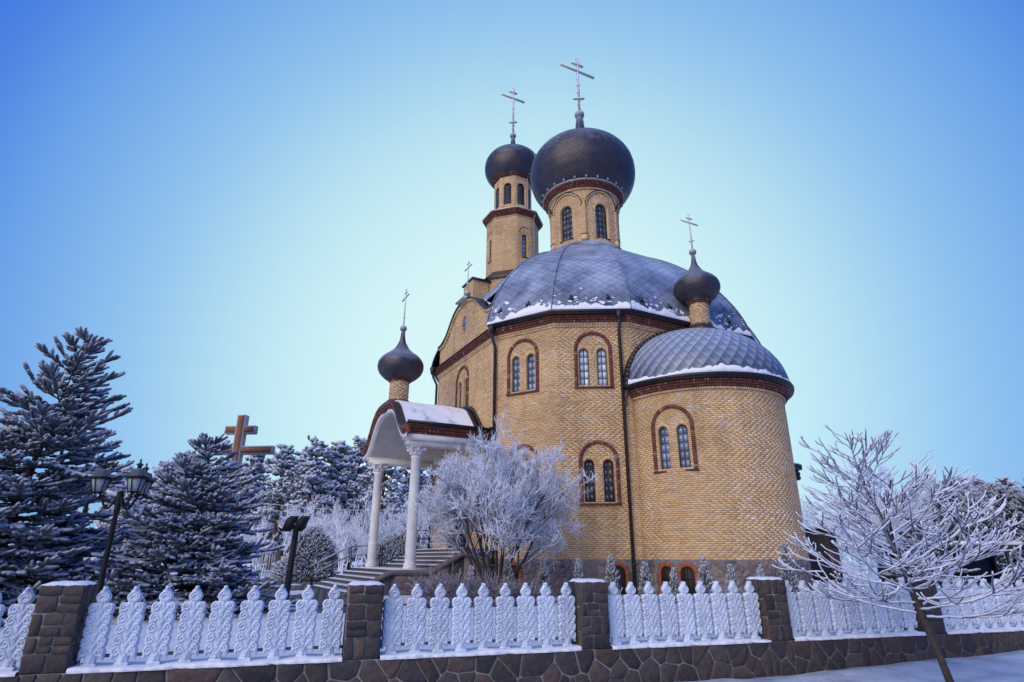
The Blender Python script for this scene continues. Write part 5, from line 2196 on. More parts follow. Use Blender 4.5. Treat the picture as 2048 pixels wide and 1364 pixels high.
def spruce(label, loc, height, radius, levels, per, twr, mat, group, seed, skirt=0.0, sparse=0.0, tw_len=0.3, lean=0.0):
    rg = np.random.default_rng(seed)
    root = thing('spruce_tree', label, 'tree', loc, 0, group)
    g = G()
    g.tube([(0, 0, -0.1), (0.03, 0, height * 0.4), (0, 0.02, height * 0.8), (0.01, 0, height * 0.97)], [0.05 * height ** 0.6, 0.035 * height ** 0.6, 0.018, 0.01], 8)
    br = G()
    mats = []

    def tw(p, d, L, w):
        mats.append(frame_from_dir(p, d, L, w, rg.uniform(0, 6)))
    tw((0, 0, height * 0.93), (0.02, 0.02, 1), height * 0.08 + 0.15, twr * 0.9)
    for i in range(levels):
        t = i / (levels - 1)
        z = skirt + 0.12 + (height - 0.25 - skirt) * t ** 0.92
        Lb = radius * (1 - t) ** 0.86 + 0.22
        nb = max(4, int(per * (0.45 + 0.55 * (1 - t))))
        for k in range(nb):
            az = 2 * PI * (k + rg.uniform(-0.3, 0.3)) / nb + i * 1.1
            L = Lb * rg.uniform(0.78, 1.12)
            rise = -0.25 + 0.95 * t ** 1.3 + rg.uniform(-0.1, 0.1)
            d = np.array([math.cos(az), math.sin(az), rise])
            n = max(3, int(L / 0.22))
            pts = [np.array([0.0, 0.0, z + rg.uniform(-0.1, 0.1)])]
            dd = unit(d)
            for q in range(n):
                dd = unit(dd + np.array([0, 0, 0.12 if q > n * 0.45 else -0.06]) + rg.normal(0, 0.07, 3))
                pts.append(pts[-1] + dd * L / n)
            pts = np.array(pts)
            br.tube(pts, np.linspace(0.022, 0.006, len(pts)), 4, cap=False)
            side = unit(np.cross(dd, (0, 0, 1)))
            seglen = L / n

            def along(x):
                k_ = min(int(x), n - 1)
                return pts[k_] + (pts[k_ + 1] - pts[k_]) * (x - k_), unit(pts[k_ + 1] - pts[k_])
            # twigs on the tip half of the branch itself and on side boughs
            x = 0.18 * n
            sgn = 1
            while x < n:
                f = x / n
                p, seg = along(x)
                sgn = -sgn
                bl = max(0.0, (1 - f) * L * 0.55) * rg.uniform(0.7, 1.15)
                bd = unit(seg * 0.75 + side * sgn * 0.8 + np.array([0, 0, rg.uniform(-0.12, 0.22)]))
                if bl > tw_len * 0.8 and rg.random() > sparse:
                    m_ = max(2, int(bl / 0.15))
                    q0 = p
                    for z_ in range(m_):
                        bd = unit(bd + np.array([0, 0, 0.05]) + rg.normal(0, 0.07, 3))
                        q1 = q0 + bd * bl / m_
                        tw(q0, bd, bl / m_ * 1.2, twr * 0.85)
                        sd = unit(np.cross(bd, (0, 0, 1)))
                        for s2 in (-1, 1):
                            if rg.random() < 0.8:
                                tw(q1, unit(bd * 0.8 + sd * s2 * rg.uniform(0.5, 0.9) + np.array([0, 0, rg.uniform(-0.2, 0.35)])), tw_len * rg.uniform(0.45, 0.85) * (1.1 - 0.4 * z_ / m_), twr * rg.uniform(0.7, 1.0))
                        q0 = q1
                    tw(q0, bd + np.array([0, 0, 0.12]), tw_len * rg.uniform(0.7, 1.0), twr * 0.95)
                else:
                    tw(p, bd, tw_len * rg.uniform(0.6, 1.0), twr * rg.uniform(0.8, 1.05))
                if f > 0.3:
                    tw(p, seg + np.array([0, 0, 0.1]), seglen * 1.1, twr * 0.9)
                if rg.random() < 0.3:
                    tw(p, unit(seg * 0.5 + np.array([0, 0, 0.9]) + rg.normal(0, 0.25, 3)), tw_len * rg.uniform(0.5, 0.9), twr * 0.85)
                x += 0.16 / seglen * rg.uniform(0.8, 1.2)
            for a_ in (-0.55, 0.0, 0.55):
                tw(pts[-1], unit(dd + side * a_ + np.array([0, 0, 0.18])), tw_len * rg.uniform(0.7, 1.1), twr * 0.95)
    for part_ in (g, br):
        for V_ in part_.V:
            V_[:, 0] += lean * np.clip(V_[:, 2] / height, 0, 1) ** 1.5
    g.build('trunk', M_BARK, root)
    br.build('branches', M_BARK, root)
    mats = np.array(mats)
    cg = G()
    pick = rg.integers(0, 3, len(mats))
    for s in range(3):
        if (pick == s).any():
            replicate(cg, STARS[s][0], STARS[s][1], mats[pick == s])
    for V_ in cg.V:
        V_[:, 0] += lean * np.clip(V_[:, 2] / height, 0, 1) ** 1.5
    cg.build('crown', mat, root)
    return root


SG = 'blue spruces in the churchyard'
spruce('tall frosted spruce at the left edge, highest of the spruces', (-12.0, 14.6, YARD), 6.6, 2.9, 22, 9, 0.050, M_SPRUCE, SG, 3, tw_len=0.38, sparse=0.12, lean=0.9)
spruce('small slim spruce with a bare pointed top behind the twin lantern', (-14.2, 20.5, YARD), 5.35, 2.2, 12, 6, 0.055, M_SPRUCE, SG, 4, tw_len=0.3)
spruce('broad frosted spruce in front of the wooden cross', (-8.2, 16.2, YARD), 4.2, 2.45, 19, 9, 0.047, M_SPRUCE_F, SG, 5, tw_len=0.34, sparse=0.05)
spruce('spruce in front of the carport beyond the right end of the fence', (17.9, 27.5, YARD), 3.0, 1.7, 11, 8, 0.06, M_SPRUCE, 'spruces right of the church', 6, tw_len=0.34)
spruce('spruce cut by the right edge of the picture', (29.8, 33.0, YARD), 6.2, 2.5, 9, 6, 0.11, M_SPRUCE_F, 'spruces right of the church', 7, tw_len=0.4)


def rec_tree(root_mats, p, d, L, r, depth, spec, rg, out, rmin=0.0062):
    """recursive frosted branch; spec per depth: (children, length factor, spread, bend up, segments, sides)"""
    ch, lf, spread, up, seg, sides = spec[depth]
    pts = [np.array(p, float)]
    dd = unit(np.array(d, float))
    for i in range(seg):
        dd = unit(dd + np.array([0, 0, up / seg]) + rg.normal(0, 0.16 / math.sqrt(seg) + (0.2 if depth >= 2 else 0.0), 3))
        pts.append(pts[-1] + dd * L / seg)
    pts = np.array(pts)
    r1 = max(r * 0.55, rmin)
    out[min(depth, len(out) - 1)].tube(pts, np.linspace(r, r1, len(pts)), sides, cap=False)
    if depth + 1 < len(spec):
        for k in range(ch):
            f = rg.uniform(0.25, 1.0) if depth else rg.uniform(0.35, 1.0)
            x = f * seg
            i = min(int(x), seg - 1)
            q = pts[i] + (pts[i + 1] - pts[i]) * (x - i)
            ax = unit(pts[i + 1] - pts[i])
            rnd = unit(np.cross(ax, rg.normal(0, 1, 3)))
            nd = unit(ax + rnd * spread * rg.uniform(0.6, 1.2))
            rec_tree(root_mats, q, nd, L * lf * rg.uniform(0.7, 1.2) * (1.15 - 0.4 * f), max(r * 0.55, rmin * 1.25), depth + 1, spec, rg, out, rmin)


# round, dense frosted tree before the porch
bt = thing('rimed_tree', 'round multi-stemmed tree covered in hoar frost beside the church steps', 'tree', (-0.5, 20.6, YARD))
rg = np.random.default_rng(12)
wood, mid, fine = G(), G(), G()
spec = [(8, 0.52, 0.75, 0.25, 6, 7), (6, 0.56, 0.9, 0.35, 5, 5), (6, 0.62, 1.0, 0.25, 4, 3), (5, 0.62, 1.0, 0.55, 4, 3), (0, 0, 0, 0.6, 3, 3)]
for k in range(11):
    a = 2 * PI * k / 11 + rg.uniform(-0.2, 0.2)
    lean = rg.uniform(0.12, 0.62)
    L = rg.uniform(3.6, 4.4) * (1.0 - 0.30 * lean)
    rec_tree(None, (0.12 * math.cos(a), 0.12 * math.sin(a), 0.0), (lean * math.cos(a), lean * math.sin(a), 1.0), L, 0.055, 0, spec, rg, [wood, mid, fine, fine, fine])
wood.build('trunk', M_BARK, bt)
mid.build('boughs', M_BRANCH, bt)
fine.build('crown', M_TWIG2, bt)

# young tree on the pavement, nearest the camera
ft = thing('young_street_tree', 'small bare street tree with thick frosted branches in front of the fence', 'tree', (6.12, 9.35, 0.0))
rg = np.random.default_rng(22)
trunk, limbs, tw_ = G(), G(), G()
lead = np.array([(0, 0, -0.05), (-0.10, 0, 0.45), (-0.21, 0.02, 0.92), (-0.30, 0.05, 1.45), (-0.42, 0.05, 1.95), (-0.55, 0.0, 2.4), (-0.66, 0.02, 2.75), (-0.72, 0.0, 3.1)])
trunk.tube(lead, [0.055, 0.048, 0.050, 0.038, 0.031, 0.026, 0.020, 0.012], 9)
lead2 = np.array([(-0.2, 0.0, 0.9), (-0.18, 0.12, 1.4), (-0.30, 0.2, 1.9), (-0.28, 0.22, 2.4), (-0.1, 0.25, 2.9)])
trunk.tube(lead2, [0.045, 0.036, 0.028, 0.022, 0.014], 8)


def knobby(g, pts, r0, r1, sides=6):
    n = len(pts)
    rr_ = np.linspace(r0, r1, n) * (1 + rg.uniform(-0.2, 0.3, n))
    g.tube(pts, rr_, sides)


def arc_branch(p, az, L, el0, el1, r0, depth):
    n = max(8, int(L / 0.055))
    pts = [np.array(p, float)]
    a = az
    for i in range(n):
        f = i / n
        el = el0 + (el1 - el0) * f ** 2.4 + rg.normal(0, 0.08)
        a += rg.normal(0, 0.06)
        pts.append(pts[-1] + np.array([math.cos(a) * math.cos(el), math.sin(a) * math.cos(el), math.sin(el)]) * L / n)
    knobby(limbs if depth == 0 else tw_, np.array(pts), r0, max(0.0088, r0 * 0.5))
    if depth < 2:
        nb = (6 if depth == 0 else 3) if L > 0.5 else 1
        for k in range(nb):
            f = rg.uniform(0.25, 0.92)
            i = int(f * n)
            arc_branch(pts[i], az + rg.choice((-1, 1)) * rg.uniform(0.35, 0.95), L * rg.uniform(0.35, 0.62) * (1.1 - 0.4 * f), el0 * 0.6 + rg.uniform(-0.15, 0.45), R(rg.uniform(45, 80)), r0 * 0.72, depth + 1)


for k in range(52):
    f = (k + 0.5) / 52
    L1 = lead if k % 3 else lead2
    z = 0.92 + f ** 0.95 * (2.15 if k % 3 else 1.9)
    p = np.array([np.interp(z, L1[:, 2], L1[:, j]) for j in range(3)])
    az = k * 2.399 + rg.uniform(-0.3, 0.3)
    L = (1.95 - 1.25 * f) * rg.uniform(0.8, 1.12)
    arc_branch(p, az, L, R(4 + 44 * f + rg.uniform(-10, 10)), R(rg.uniform(55, 95)), 0.0185 - 0.006 * f, 0)
trunk.build('trunk', M_BARK, ft)
limbs.build('limbs', M_TWIG, ft)
tw_.build('twigs', M_TWIG, ft)


# small upright thujas along the foot of the church
def thuja(label, loc, h, r, seed, mat=M_THUJA, group='small thujas along the church foot', name='thuja_bush'):
    rg = np.random.default_rng(seed)
    root = thing(name, label, 'shrub', loc, 0, group)
    g = G()
    g.tube([(0, 0, -0.05), (0.01, 0, h * 0.5), (0, 0, h * 0.95)], [0.03, 0.02, 0.008], 6)
    g.build('stem', M_BARK, root)
    mats = []
    n = int(170 * h)
    for i in range(n):
        t = rg.random() ** 0.8
        rad = r * (1 - t) ** 0.75 * rg.uniform(0.45, 1.0)
        a = rg.uniform(0, 2 * PI)
        p = (rad * math.cos(a), rad * math.sin(a), 0.03 + t * h * 0.93)
        mats.append(frame_from_dir(p, (math.cos(a) * 0.55, math.sin(a) * 0.55, 1.0 + t), rg.uniform(0.10, 0.2), rg.uniform(0.018, 0.034), rg.uniform(0, 6)))
    cg = G()
    replicate(cg, STARS[seed % 3][0], STARS[seed % 3][1], mats)
    cg.build('foliage', mat, root)
    return root


def at(u, v, Y):
    """world point on the ray through photo pixel (u, v) at forward distance Y"""
    P = R(20.15)
    dx, dy = u - 1024.0, 682.0 - v
    yy = 1188 * math.cos(P) - dy * math.sin(P)
    zz = 1188 * math.sin(P) + dy * math.cos(P)
    return np.array([dx / yy * Y, Y, EYE + zz / yy * Y])


TH = [(945, 1142, 19.8, 'tiny thuja between the low heather bushes by the steps'),
      (1018, 1125, 20.3, 'thuja just left of the first arched cellar window'),
      (1088, 1118, 20.3, 'thuja before the stone plinth left of the third pillar'),
      (1158, 1122, 20.4, 'wide ragged thuja just above the third stone pillar'),
      (1223, 1112, 20.2, 'thuja right of the arched cellar window beside the downpipe'),
      (1291, 1128, 19.8, 'slim thuja just right of the long downpipe'),
      (1349, 1142, 19.3, 'dark thuja covering the left one of the paired cellar windows'),
      (1407, 1117, 19.2, 'taller thuja right of the paired cellar windows'),
      (1462, 1134, 19.2, 'small thuja midway along the apse plinth'),
      (1522, 1136, 19.2, 'smallest thuja left of the fourth stone pillar'),
      (1568, 1085, 19.6, 'tallest thuja right of the fourth stone pillar')]
for i, (u, v, Y, lab) in enumerate(TH):
    p = at(u, v, Y)
    thuja(lab, (p[0], p[1], YARD), p[2] - YARD, 0.2 + 0.05 * ((i * 5) % 3), 60 + i)


# low brushy shrubs by the steps
def brush(label, loc, h, r, n, seed, mat, group, name='heather_bush', cat='shrub', rad=0.011, spread=0.9, base=0.6):
    rg = np.random.default_rng(seed)
    g = G()
    for i in range(n):
        a, q = rg.uniform(0, 2 * PI), math.sqrt(rg.random())
        p = np.array([q * r * base * math.cos(a), q * r * base * math.sin(a), -0.03])
        d = np.array([math.cos(a) * spread * q, math.sin(a) * spread * q, 1.0])
        L = h * rg.uniform(0.65, 1.1) * (1 - 0.25 * q)
        pts, dd = twig_path(p, d, L, 4, 0.1, 0.2)
        g.tube(pts, np.linspace(rad, rad * 0.6, 5), 3, cap=False)
        for k in range(3):
            j = rg.integers(2, 5)
            pts2, _ = twig_path(pts[j], dd + rg.normal(0, 0.5, 3), L * 0.3, 2, 0.1, 0.2)
            g.tube(pts2, np.linspace(rad * 0.8, rad * 0.5, 3), 3, cap=False)
    o = g.build(name, mat)
    o.location = loc
    tag(o, label, cat, group)
    return o


for u, Y, lab, h, r in ((890, 18.6, 'purplish frosted bush below the church steps, left of the others', 0.95, 0.85), (985, 19.0, 'low brown frosted bush at the foot of the round rimed tree', 0.85, 0.8), (1050, 19.4, 'thin frosted bush under the first cellar window', 0.7, 0.6)):
    p = at(u, 1170, Y)
    brush(lab, (p[0], p[1], YARD), h, r, 320, int(u), M_SHRUB, 'low bushes by the steps')

# round juniper beside the court
def conifer_ball(name, label, loc, h, r, n, tl, twr, mat, group, seed, cat='shrub', power=0.5, trunk_h=0.0, cone=False):
    rg = np.random.default_rng(seed)
    root = thing(name, label, cat, loc, 0, group)
    g = G()
    g.tube([(0, 0, -0.1), (0, 0, h * 0.85)], [0.06 + 0.012 * h, 0.02], 6)
    g.build('trunk', M_BARK, root)
    mats = []
    for i in range(n):
        t = rg.random()
        a = rg.uniform(0, 2 * PI)
        prof = (1 - t) ** power if cone else math.sqrt(max(0.02, 1 - (2 * t - 0.85) ** 2 / 1.4))
        rad = r * prof * (0.55 + 0.45 * rg.random() ** 0.5) * (1 + 0.18 * math.sin(a * 3 + t * 9 + seed))
        p = (rad * math.cos(a), rad * math.sin(a), trunk_h + t * (h - trunk_h))
        mats.append(frame_from_dir(p, (math.cos(a), math.sin(a), 0.35 + 0.9 * t), tl * rg.uniform(0.6, 1.3), twr * rg.uniform(0.7, 1.3), rg.uniform(0, 6)))
    cg = G()
    replicate(cg, TUFTS[seed % 3][0], TUFTS[seed % 3][1], mats)
    cg.build('crown', mat, root)
    return root


p = at(628, 1062, 38)
conifer_ball('juniper', 'dense round juniper right of the floodlight post', (p[0], p[1], YARD), p[2] - YARD, 1.8, 2600, 0.30, 0.055, M_SPRUCE_F, 'evergreens by the court', 71, cone=True, power=0.55)
p = at(800, 1075, 44)
conifer_ball('juniper', 'dark evergreen bush seen between the porch columns', (p[0], p[1], YARD), p[2] - YARD, 2.4, 2000, 0.36, 0.06, M_SPRUCE_F, 'evergreens by the court', 72, cone=True, power=0.5)


# ------------------------------------------------------------------ pines behind
def pine(label, loc, h, r, seed, n=420, group='frosted pines behind the churchyard', crown0=0.35, mat=M_PINE, tl=0.72, twr=0.17):
    rg = np.random.default_rng(seed)
    root = thing('pine_tree', label, 'tree', loc, 0, group)
    g = G()
    lean = rg.uniform(-0.03, 0.03, 2)
    g.tube([(0, 0, -0.3), (lean[0] * h * 0.5, lean[1] * h * 0.5, h * 0.5), (lean[0] * h, lean[1] * h, h * 0.95)], [0.02 * h, 0.014 * h, 0.004 * h], 7)
    bg_ = G()
    mats = []
    nb = 34
    for k in range(nb):
        t = crown0 + (1 - crown0) * (k + rg.random()) / nb
        a = k * 2.4 + rg.uniform(-0.4, 0.4)
        Lb = r * (1.0 - ((t - crown0) / (1 - crown0)) ** 1.6 * 0.85) * rg.uniform(0.55, 1.1) * (0.75 if t < crown0 + 0.1 else 1)
        z = t * h * 0.97
        base = np.array([lean[0] * z, lean[1] * z, z])
        tip = base + np.array([math.cos(a) * Lb, math.sin(a) * Lb, Lb * rg.uniform(-0.05, 0.35)])
        bg_.tube([base, (base + tip) / 2 + [0, 0, -0.1], tip], [0.007 * h, 0.004 * h, 0.02], 4, cap=False)
        m_ = int(n / nb)
        for q in range(m_):
            f = 0.25 + 0.8 * rg.random() ** 0.7
            c = base + (tip - base) * f + rg.normal(0, 1, 3) * np.array([0.34, 0.34, 0.17]) * (0.5 + Lb * 0.28)
            d = rg.normal(0, 1, 3)
            d[2] = abs(d[2]) * 0.5 + 0.15
            mats.append(frame_from_dir(c, d + 0.6 * np.array([math.cos(a), math.sin(a), 0]), tl * rg.uniform(0.5, 1.1), twr * rg.uniform(0.8, 1.7), rg.uniform(0, 6)))
    g.build('trunk', M_PINEBARK, root)
    bg_.build('limbs', M_PINEBARK, root)
    cg = G()
    replicate(cg, TUFTS[seed % 3][0], TUFTS[seed % 3][1], mats)
    cg.build('crown', mat, root)
    return root


PN = [(335, 925, 74, 3.4, 'pine at the left end of the pine row behind the lantern'), (385, 905, 82, 4.0, 'pine rising left of the wooden cross'), (455, 915, 88, 4.0, 'pine directly behind the wooden cross'),
      (520, 900, 80, 3.4, 'pine just right of the wooden cross bar'), (572, 890, 74, 3.4, 'pine with a pointed top above the floodlight post'), (632, 876, 72, 3.6, 'tall broad pine right of the floodlight post'),
      (680, 884, 76, 3.2, 'rounded pine left of the porch columns'), (722, 874, 80, 3.4, 'pine touching the far porch column'), (770, 900, 76, 3.8, 'pine framed between the two porch columns'),
      (830, 905, 82, 3.8, 'pine between the near column and the church wall'), (870, 930, 90, 4.0, 'pine hidden behind the church corner'), (300, 950, 92, 3.8, 'pine behind the slim spruce at the left'),
      (610, 905, 92, 4.0, 'pine in the second row above the juniper'), (700, 905, 95, 4.2, 'pine in the second row near the porch'), (500, 930, 95, 4.2, 'pine in the second row right of the cross')]
for i, (u, v, Y, r, lab) in enumerate(PN):
    p = at(u, v, Y)
    pine(lab, (p[0], p[1], 0.4), p[2] - 0.4, r, 100 + i, n=880)

# far wood closing the view behind the pines
rg = np.random.default_rng(5)
fw, mats = G(), []
for i in range(4200):
    az = rg.uniform(-0.66, -0.02)
    Y = rg.uniform(100, 118)
    h = 1 + 15 * rg.random() * (0.8 + 0.15 * math.sin(az * 37))
    d = rg.normal(0, 1, 3)
    d[2] = abs(d[2])
    mats.append(frame_from_dir((az * Y, Y, h), d, rg.uniform(1.2, 2.6), rg.uniform(0.4, 0.8), rg.uniform(0, 6)))
replicate(fw, TUFTS[0][0], TUFTS[0][1], mats)
fw.build('far_wood', M_PINE, kind='stuff')

# pale frosted thicket in front of the pines
BS = [(545, 1040, 62, 3.6, 'pale frosted birch scrub left of the floodlight post'), (600, 1000, 64, 3.4, 'pale frosted scrub behind the floodlight heads'), (655, 985, 62, 3.4, 'tallest whitest scrub right of the floodlight heads'),
      (700, 990, 60, 3.2, 'white feathery scrub left of the far column'), (770, 1000, 62, 3.4, 'frosted scrub between the porch columns'), (840, 985, 64, 3.2, 'frosted scrub right of the near column'),
      (500, 1045, 58, 2.8, 'low frosted scrub right of the broad spruce'), (560, 1075, 52, 2.4, 'brownish frosted scrub behind the court gate'), (690, 1060, 54, 3.0, 'lower pale scrub beside the juniper'), (860, 1040, 50, 2.4, 'low scrub against the church corner')]
def scrub(label, loc, h, r, seed, group):
    rg = np.random.default_rng(seed)
    g = G()
    spec_ = [(6, 0.5, 0.6, 0.3, 4, 4), (5, 0.55, 0.8, 0.3, 2, 3), (5, 0.6, 0.9, 0.2, 2, 3), (0, 0, 0, 0.3, 2, 3)]
    for k in range(8):
        a, q = rg.uniform(0, 2 * PI), math.sqrt(rg.random())
        lean = rg.uniform(0.05, 0.5)
        rec_tree(None, (q * r * 0.8 * math.cos(a), q * r * 0.8 * math.sin(a), -0.1), (lean * math.cos(a), lean * math.sin(a), 1), h * rg.uniform(0.45, 0.75), 0.07, 0, spec_, rg, [g], 0.014)
    V = np.concatenate(g.V)
    o = g.build('frosted_scrub', M_SCRUB)
    o.location = loc
    return tag(o, label, 'shrub', group)


for i, (u, v, Y, r, lab) in enumerate(BS):
    p = at(u, v, Y)
    scrub(lab, (p[0], p[1], 0.4), p[2] - 0.4, r, 200 + i, 'frosted scrub behind the court')

# right-hand background -------------------------------------------------------
RH = [(1905, 965, 62, 3.0, 'dark clipped conifer at the left end of the right-hand row'), (1945, 985, 56, 1.6, 'narrow dark conifer beside the snowy gap'), (1975, 975, 58, 1.8, 'dark column conifer in the middle of the right-hand row'),
      (2010, 980, 56, 1.9, 'dark conifer right of the middle of the row'), (2050, 985, 55, 2.0, 'dark conifer at the right edge of the row')]
for i, (u, v, Y, r, lab) in enumerate(RH):
    p = at(u, v, Y)
    conifer_ball('column_conifer', lab, (p[0], p[1], 0.4), p[2] - 0.4, r, 1400, 0.55, 0.14, M_HEDGE, 'dark conifers beyond the carport', 300 + i, 'tree', power=0.35, cone=True)
for i, (u, v, Y, r, lab) in enumerate([(1860, 955, 95, 4.0, 'frosted pine left of the dark conifers'), (1920, 948, 92, 4.0, 'frosted pine rising behind the dark conifers'), (1965, 952, 90, 3.8, 'rounded frosted pine above the carport roof'),
                                       (2015, 950, 92, 4.0, 'frosted pine near the right edge above the carport'), (2060, 952, 90, 4.0, 'frosted pine at the right edge'), (1800, 985, 100, 4.0, 'hazy frosted pine behind the street tree')]):
    p = at(u, v, Y)
    pine(lab, (p[0], p[1], 0.4), p[2] - 0.4, r, 400 + i, n=700, group='pines behind the carport', crown0=0.12)
for i, (u, v, Y, r, lab) in enumerate([(1640, 965, 62, 3.0, 'pale frosted scrub just right of the apse'), (1685, 925, 70, 3.4, 'tall pale birch scrub behind the left of the street tree'), (1735, 945, 68, 3.4, 'pale frosted scrub behind the top of the street tree'),
                                       (1790, 955, 72, 3.6, 'pale frosted scrub right of the street tree top'), (1845, 985, 66, 3.2, 'frosted scrub left of the carport'), (1660, 1040, 52, 2.4, 'low frosted scrub behind the shed'), (1760, 1045, 54, 2.8, 'low frosted scrub behind the street tree trunk')]):
    p = at(u, v, Y)
    scrub(lab, (p[0], p[1], 0.4), p[2] - 0.4, r, 500 + i, 'frosted scrub right of the church')

# carport with a snowy flat roof
cp = at(2010, 1080, 34)
carport = thing('carport', 'low dark carport with snow on its flat roof behind the right fence', 'carport', (cp[0], cp[1], YARD), R(6))
zr = cp[2] - YARD
g = G()
g.box((0, 2.5, zr - 0.28), (8.0, 5.4, 0.2))
cr_ = g.build('roof_edge', M_DARK, carport)
g = G()
g.box((0, 2.5, zr - 0.08), (7.9, 5.3, 0.19))
g.build('roof_snow', M_SNOW, cr_)
for x in (-3.8, 0, 3.8):
    for y in (0.0, 5.0):
        g = G()
        g.box((x, y, (zr - 0.38) / 2), (0.16, 0.16, zr - 0.38))
        g.build('post', M_DARK, carport)
g = G()
g.box((0, 5.12, (zr - 0.4) / 2), (7.9, 0.08, zr - 0.42))
g.build('back_wall', M_DARK, carport)
# low white wall / outbuilding seen right of the apse
ob = at(1640, 1035, 40)
outb = thing('shed', 'dark timber shed with snowy roof just right of the apse', 'shed', (ob[0] + 1.2, ob[1], YARD), R(10))
zt_ = ob[2] - YARD
g = G()
g.box((-0.85, 1.5, zt_ / 2 - 0.3), (0.9, 3.0, zt_ - 0.6))
w_ = g.build('wall', M_DARK, outb)
g = G()
g.prism([(-1.45, -0.3, zt_ - 0.6), (-0.25, -0.3, zt_ - 0.6), (-0.85, -0.3, zt_ - 0.2)], [(-1.45, 3.3, zt_ - 0.6), (-0.25, 3.3, zt_ - 0.6), (-0.85, 3.3, zt_ - 0.2)])
g.build('roof', M_SNOW, outb)
g = G()
g.box((-0.75, -0.03, 1.0), (0.7, 0.06, 2.0))
g.build('door', M_FRAME, outb)

# ------------------------------------------------------------------ wooden cross
wc = at(488, 833, 22)
WH = wc[2] - YARD
wcross = thing('wooden_cross', 'tall brown two-barred wooden cross with pale metal edging behind the spruce', 'cross', (wc[0], wc[1], YARD), R(-6))


def timber(name, c, dims):
    g = G()
    g.box(c, dims)
    o = g.build(name, M_ZINC, wcross)
    g = G()
    t = 0.045
    g.box((c[0], c[1] - dims[1] / 2 - 0.006, c[2]), (dims[0] - 2 * t, 0.012, dims[2] - 2 * t))
    g.build('wood_face', M_WOODX, o)
    return o


timber('upright', (0, 0, WH / 2), (0.32, 0.26, WH))
timber('long_arm', (0, 0, WH - 1.32), (2.75, 0.22, 0.30))
timber('short_arm', (0, 0, WH - 0.56), (1.18, 0.22, 0.30))
g = G()
g.box((0, -0.131, WH / 2), (0.23, 0.02, WH - 0.1))
g.build('upright_face', M_WOODX, wcross)

# ------------------------------------------------------------------ lamps
lp = at(240, 1000, 13.3)
lamp = thing('street_lamp', 'black triple lantern lamp post between the left spruces', 'street lamp', (lp[0], lp[1], YARD))
zt_ = lp[2] - YARD
g = G()
g.lathe([(0.10, 0), (0.10, 0.3), (0.065, 0.38), (0.055, 1.2), (0.048, zt_ - 0.3), (0.06, zt_ - 0.28), (0.06, zt_ - 0.2), (0.07, zt_ - 0.05), (0.07, zt_ + 0.12), (0.05, zt_ + 0.15), (0.02, zt_ + 0.17)], 12)
g.build('post', M_BLACK, lamp)
for k, a in enumerate((R(190), R(-25), R(65))):
    g = G()
    d = np.array([math.cos(a), math.sin(a)])
    pts = []
    for t in np.linspace(0, 1, 12):
        r = 0.05 + 0.40 * t
        z = zt_ + 0.05 - 0.26 * math.sin(PI * min(1, t * 1.25)) ** 1 + (0.25 * max(0, t - 0.72) if t > 0.72 else 0)
        pts.append((d[0] * r, d[1] * r, z))
    g.tube(pts, 0.024, 7)
    g.build('arm', M_BLACK, lamp)
    lantern_head(lamp, d[0] * 0.45, d[1] * 0.45, zt_ + 0.12, 0.82, 6)

fp = at(597, 1055, 14.5)
flood = thing('floodlight_post', 'black post carrying two square floodlights in front of the court', 'floodlight', (fp[0] - 0.03, fp[1], YARD))
zt_ = fp[2] - YARD
g = G()
g.tube([(-0.06, 0, 0), (0, 0, zt_)], [0.075, 0.068], 12)
g.build('post', M_BLACK, flood)
for sx, ry in ((-1, 0.5), (1, 0.5)):
    g = G()
    c = np.array([sx * 0.135 - 0.02, 0.0, zt_ + 0.08])
    ax = np.array([[0.21, 0, 0.0], [0.0, 0.26, 0.10], [0.12, -0.12, 0.24]])
    bx = []
    for k in ((-1, -1, -1), (1, -1, -1), (1, 1, -1), (-1, 1, -1), (-1, -1, 1), (1, -1, 1), (1, 1, 1), (-1, 1, 1)):
        bx.append(c + 0.5 * (k[0] * ax[0] + k[1] * ax[1] + k[2] * ax[2]))
    g.hexa(np.array(bx))
    h = g.build('floodlight', M_BLACK, flood)
    g = G()
    bx = []
    for k in ((-1.12, -1.1, -1.12), (1.12, -1.1, -1.12), (1.12, 1.1, -1.12), (-1.12, 1.1, -1.12), (-1.12, -1.1, -0.98), (1.12, -1.1, -0.98), (1.12, 1.1, -0.98), (-1.12, 1.1, -0.98)):
        bx.append(c + 0.5 * (k[0] * ax[0] + k[1] * ax[1] + k[2] * ax[2]))
    g.hexa(np.array(bx))
    g.build('glass_frame', M_BLACK, h)
g = G()
g.box((-0.02, -0.03, zt_ + 0.08), (0.1, 0.06, 0.07))
g.build('junction_box', M_ZINC, flood)
g = G()
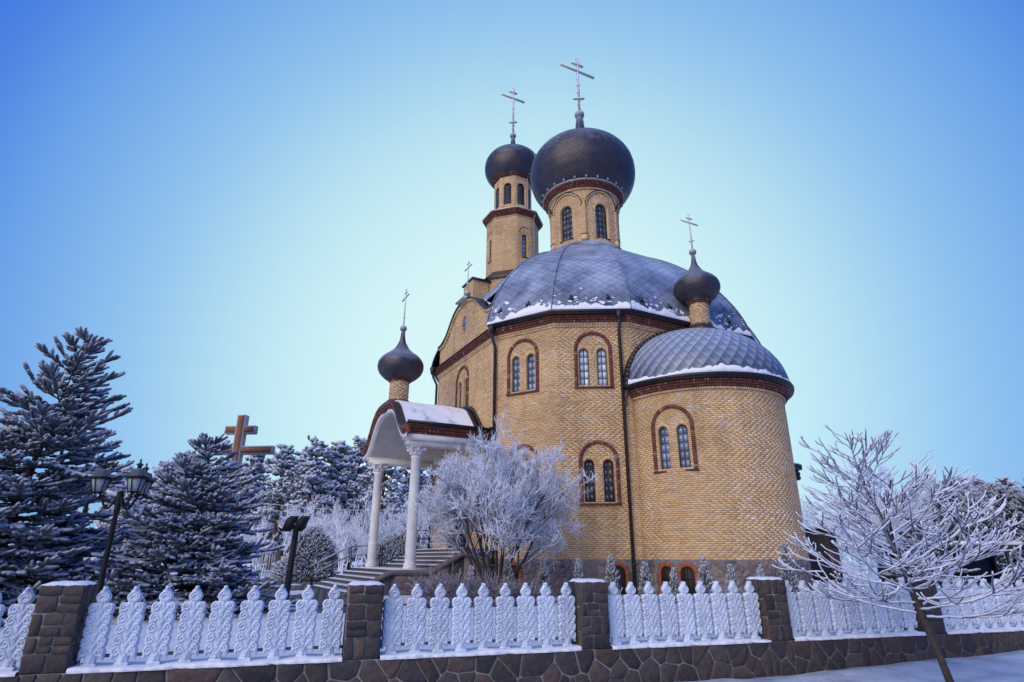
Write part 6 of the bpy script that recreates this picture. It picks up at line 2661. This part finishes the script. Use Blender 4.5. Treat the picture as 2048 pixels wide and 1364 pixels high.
g.tube([(0.0, -0.08, zt_ + 0.05), (0.06, -0.12, zt_ - 0.12), (-0.02, -0.09, zt_ - 0.25)], 0.012, 5)
g.build('cable', M_BLACK, flood)

# ------------------------------------------------------------------ court paving, gate, wires
g = G()
c0, c1 = at(560, 1190, 17), at(560, 1190, 46)
pv = G()
for iy in range(110):
    for ix in range(46):
        y = 16.5 + iy * 0.3
        xc = -0.29 * y - 4.0 + ix * 0.21 * 1.25
        if xc > -0.235 * y - 0.2 or math.sin(xc * 1.9 + y * 0.7) + math.sin(y * 0.53 - xc * 0.8) + random.uniform(-0.5, 0.5) > 1.25:
            continue
        pv.box((xc, y + (0.0 if ix % 2 else 0.0), YARD + 0.028), (0.225, 0.26, 0.03), tint=random.random() * 0.96)
pv.build('court_pavers', M_PAVER, kind='stuff')

gp = at(530, 1128, 50)
gate = thing('gate', 'small pale iron gate with arched brick post at the far end of the court', 'gate', (gp[0], gp[1], YARD))
zt_ = 1.7
for k in range(9):
    g = G()
    g.box((-0.75 + k * 0.19, 0, zt_ / 2), (0.06, 0.04, zt_ - 0.1 * abs(k - 4) / 4))
    g.build('bar', M_ZINC, gate)
for z in (0.25, 1.35):
    g = G()
    g.box((0, 0.045, z), (1.7, 0.04, 0.06))
    g.build('rail', M_ZINC, gate)
g = G()
g.box((1.15, 0, 0.95), (0.35, 0.5, 1.9))
g.lathe([(0.55, 0), (0.6, 0.9), (0.5, 1.7), (0.25, 2.25), (0.02, 2.5)], 10, (1.9, 0.4, 0))
g.build('gate_post', M_BARK, gate)
for k, v0 in enumerate((1004, 1016)):
    a, b = at(500, v0, 48), at(880, v0 + 12, 48)
    g = G()
    t = np.linspace(-0.3, 1.1, 30)
    g.tube([tuple(a + (b - a) * x + np.array([0, 0, -0.4 * (1 - (2 * x - 1) ** 2)])) for x in t], 0.018, 4)
    o = g.build('overhead_wire', M_WIRE)
    tag(o, ('upper' if k == 0 else 'lower') + ' frosted overhead wire crossing before the pale scrub', 'wire', 'overhead wires')
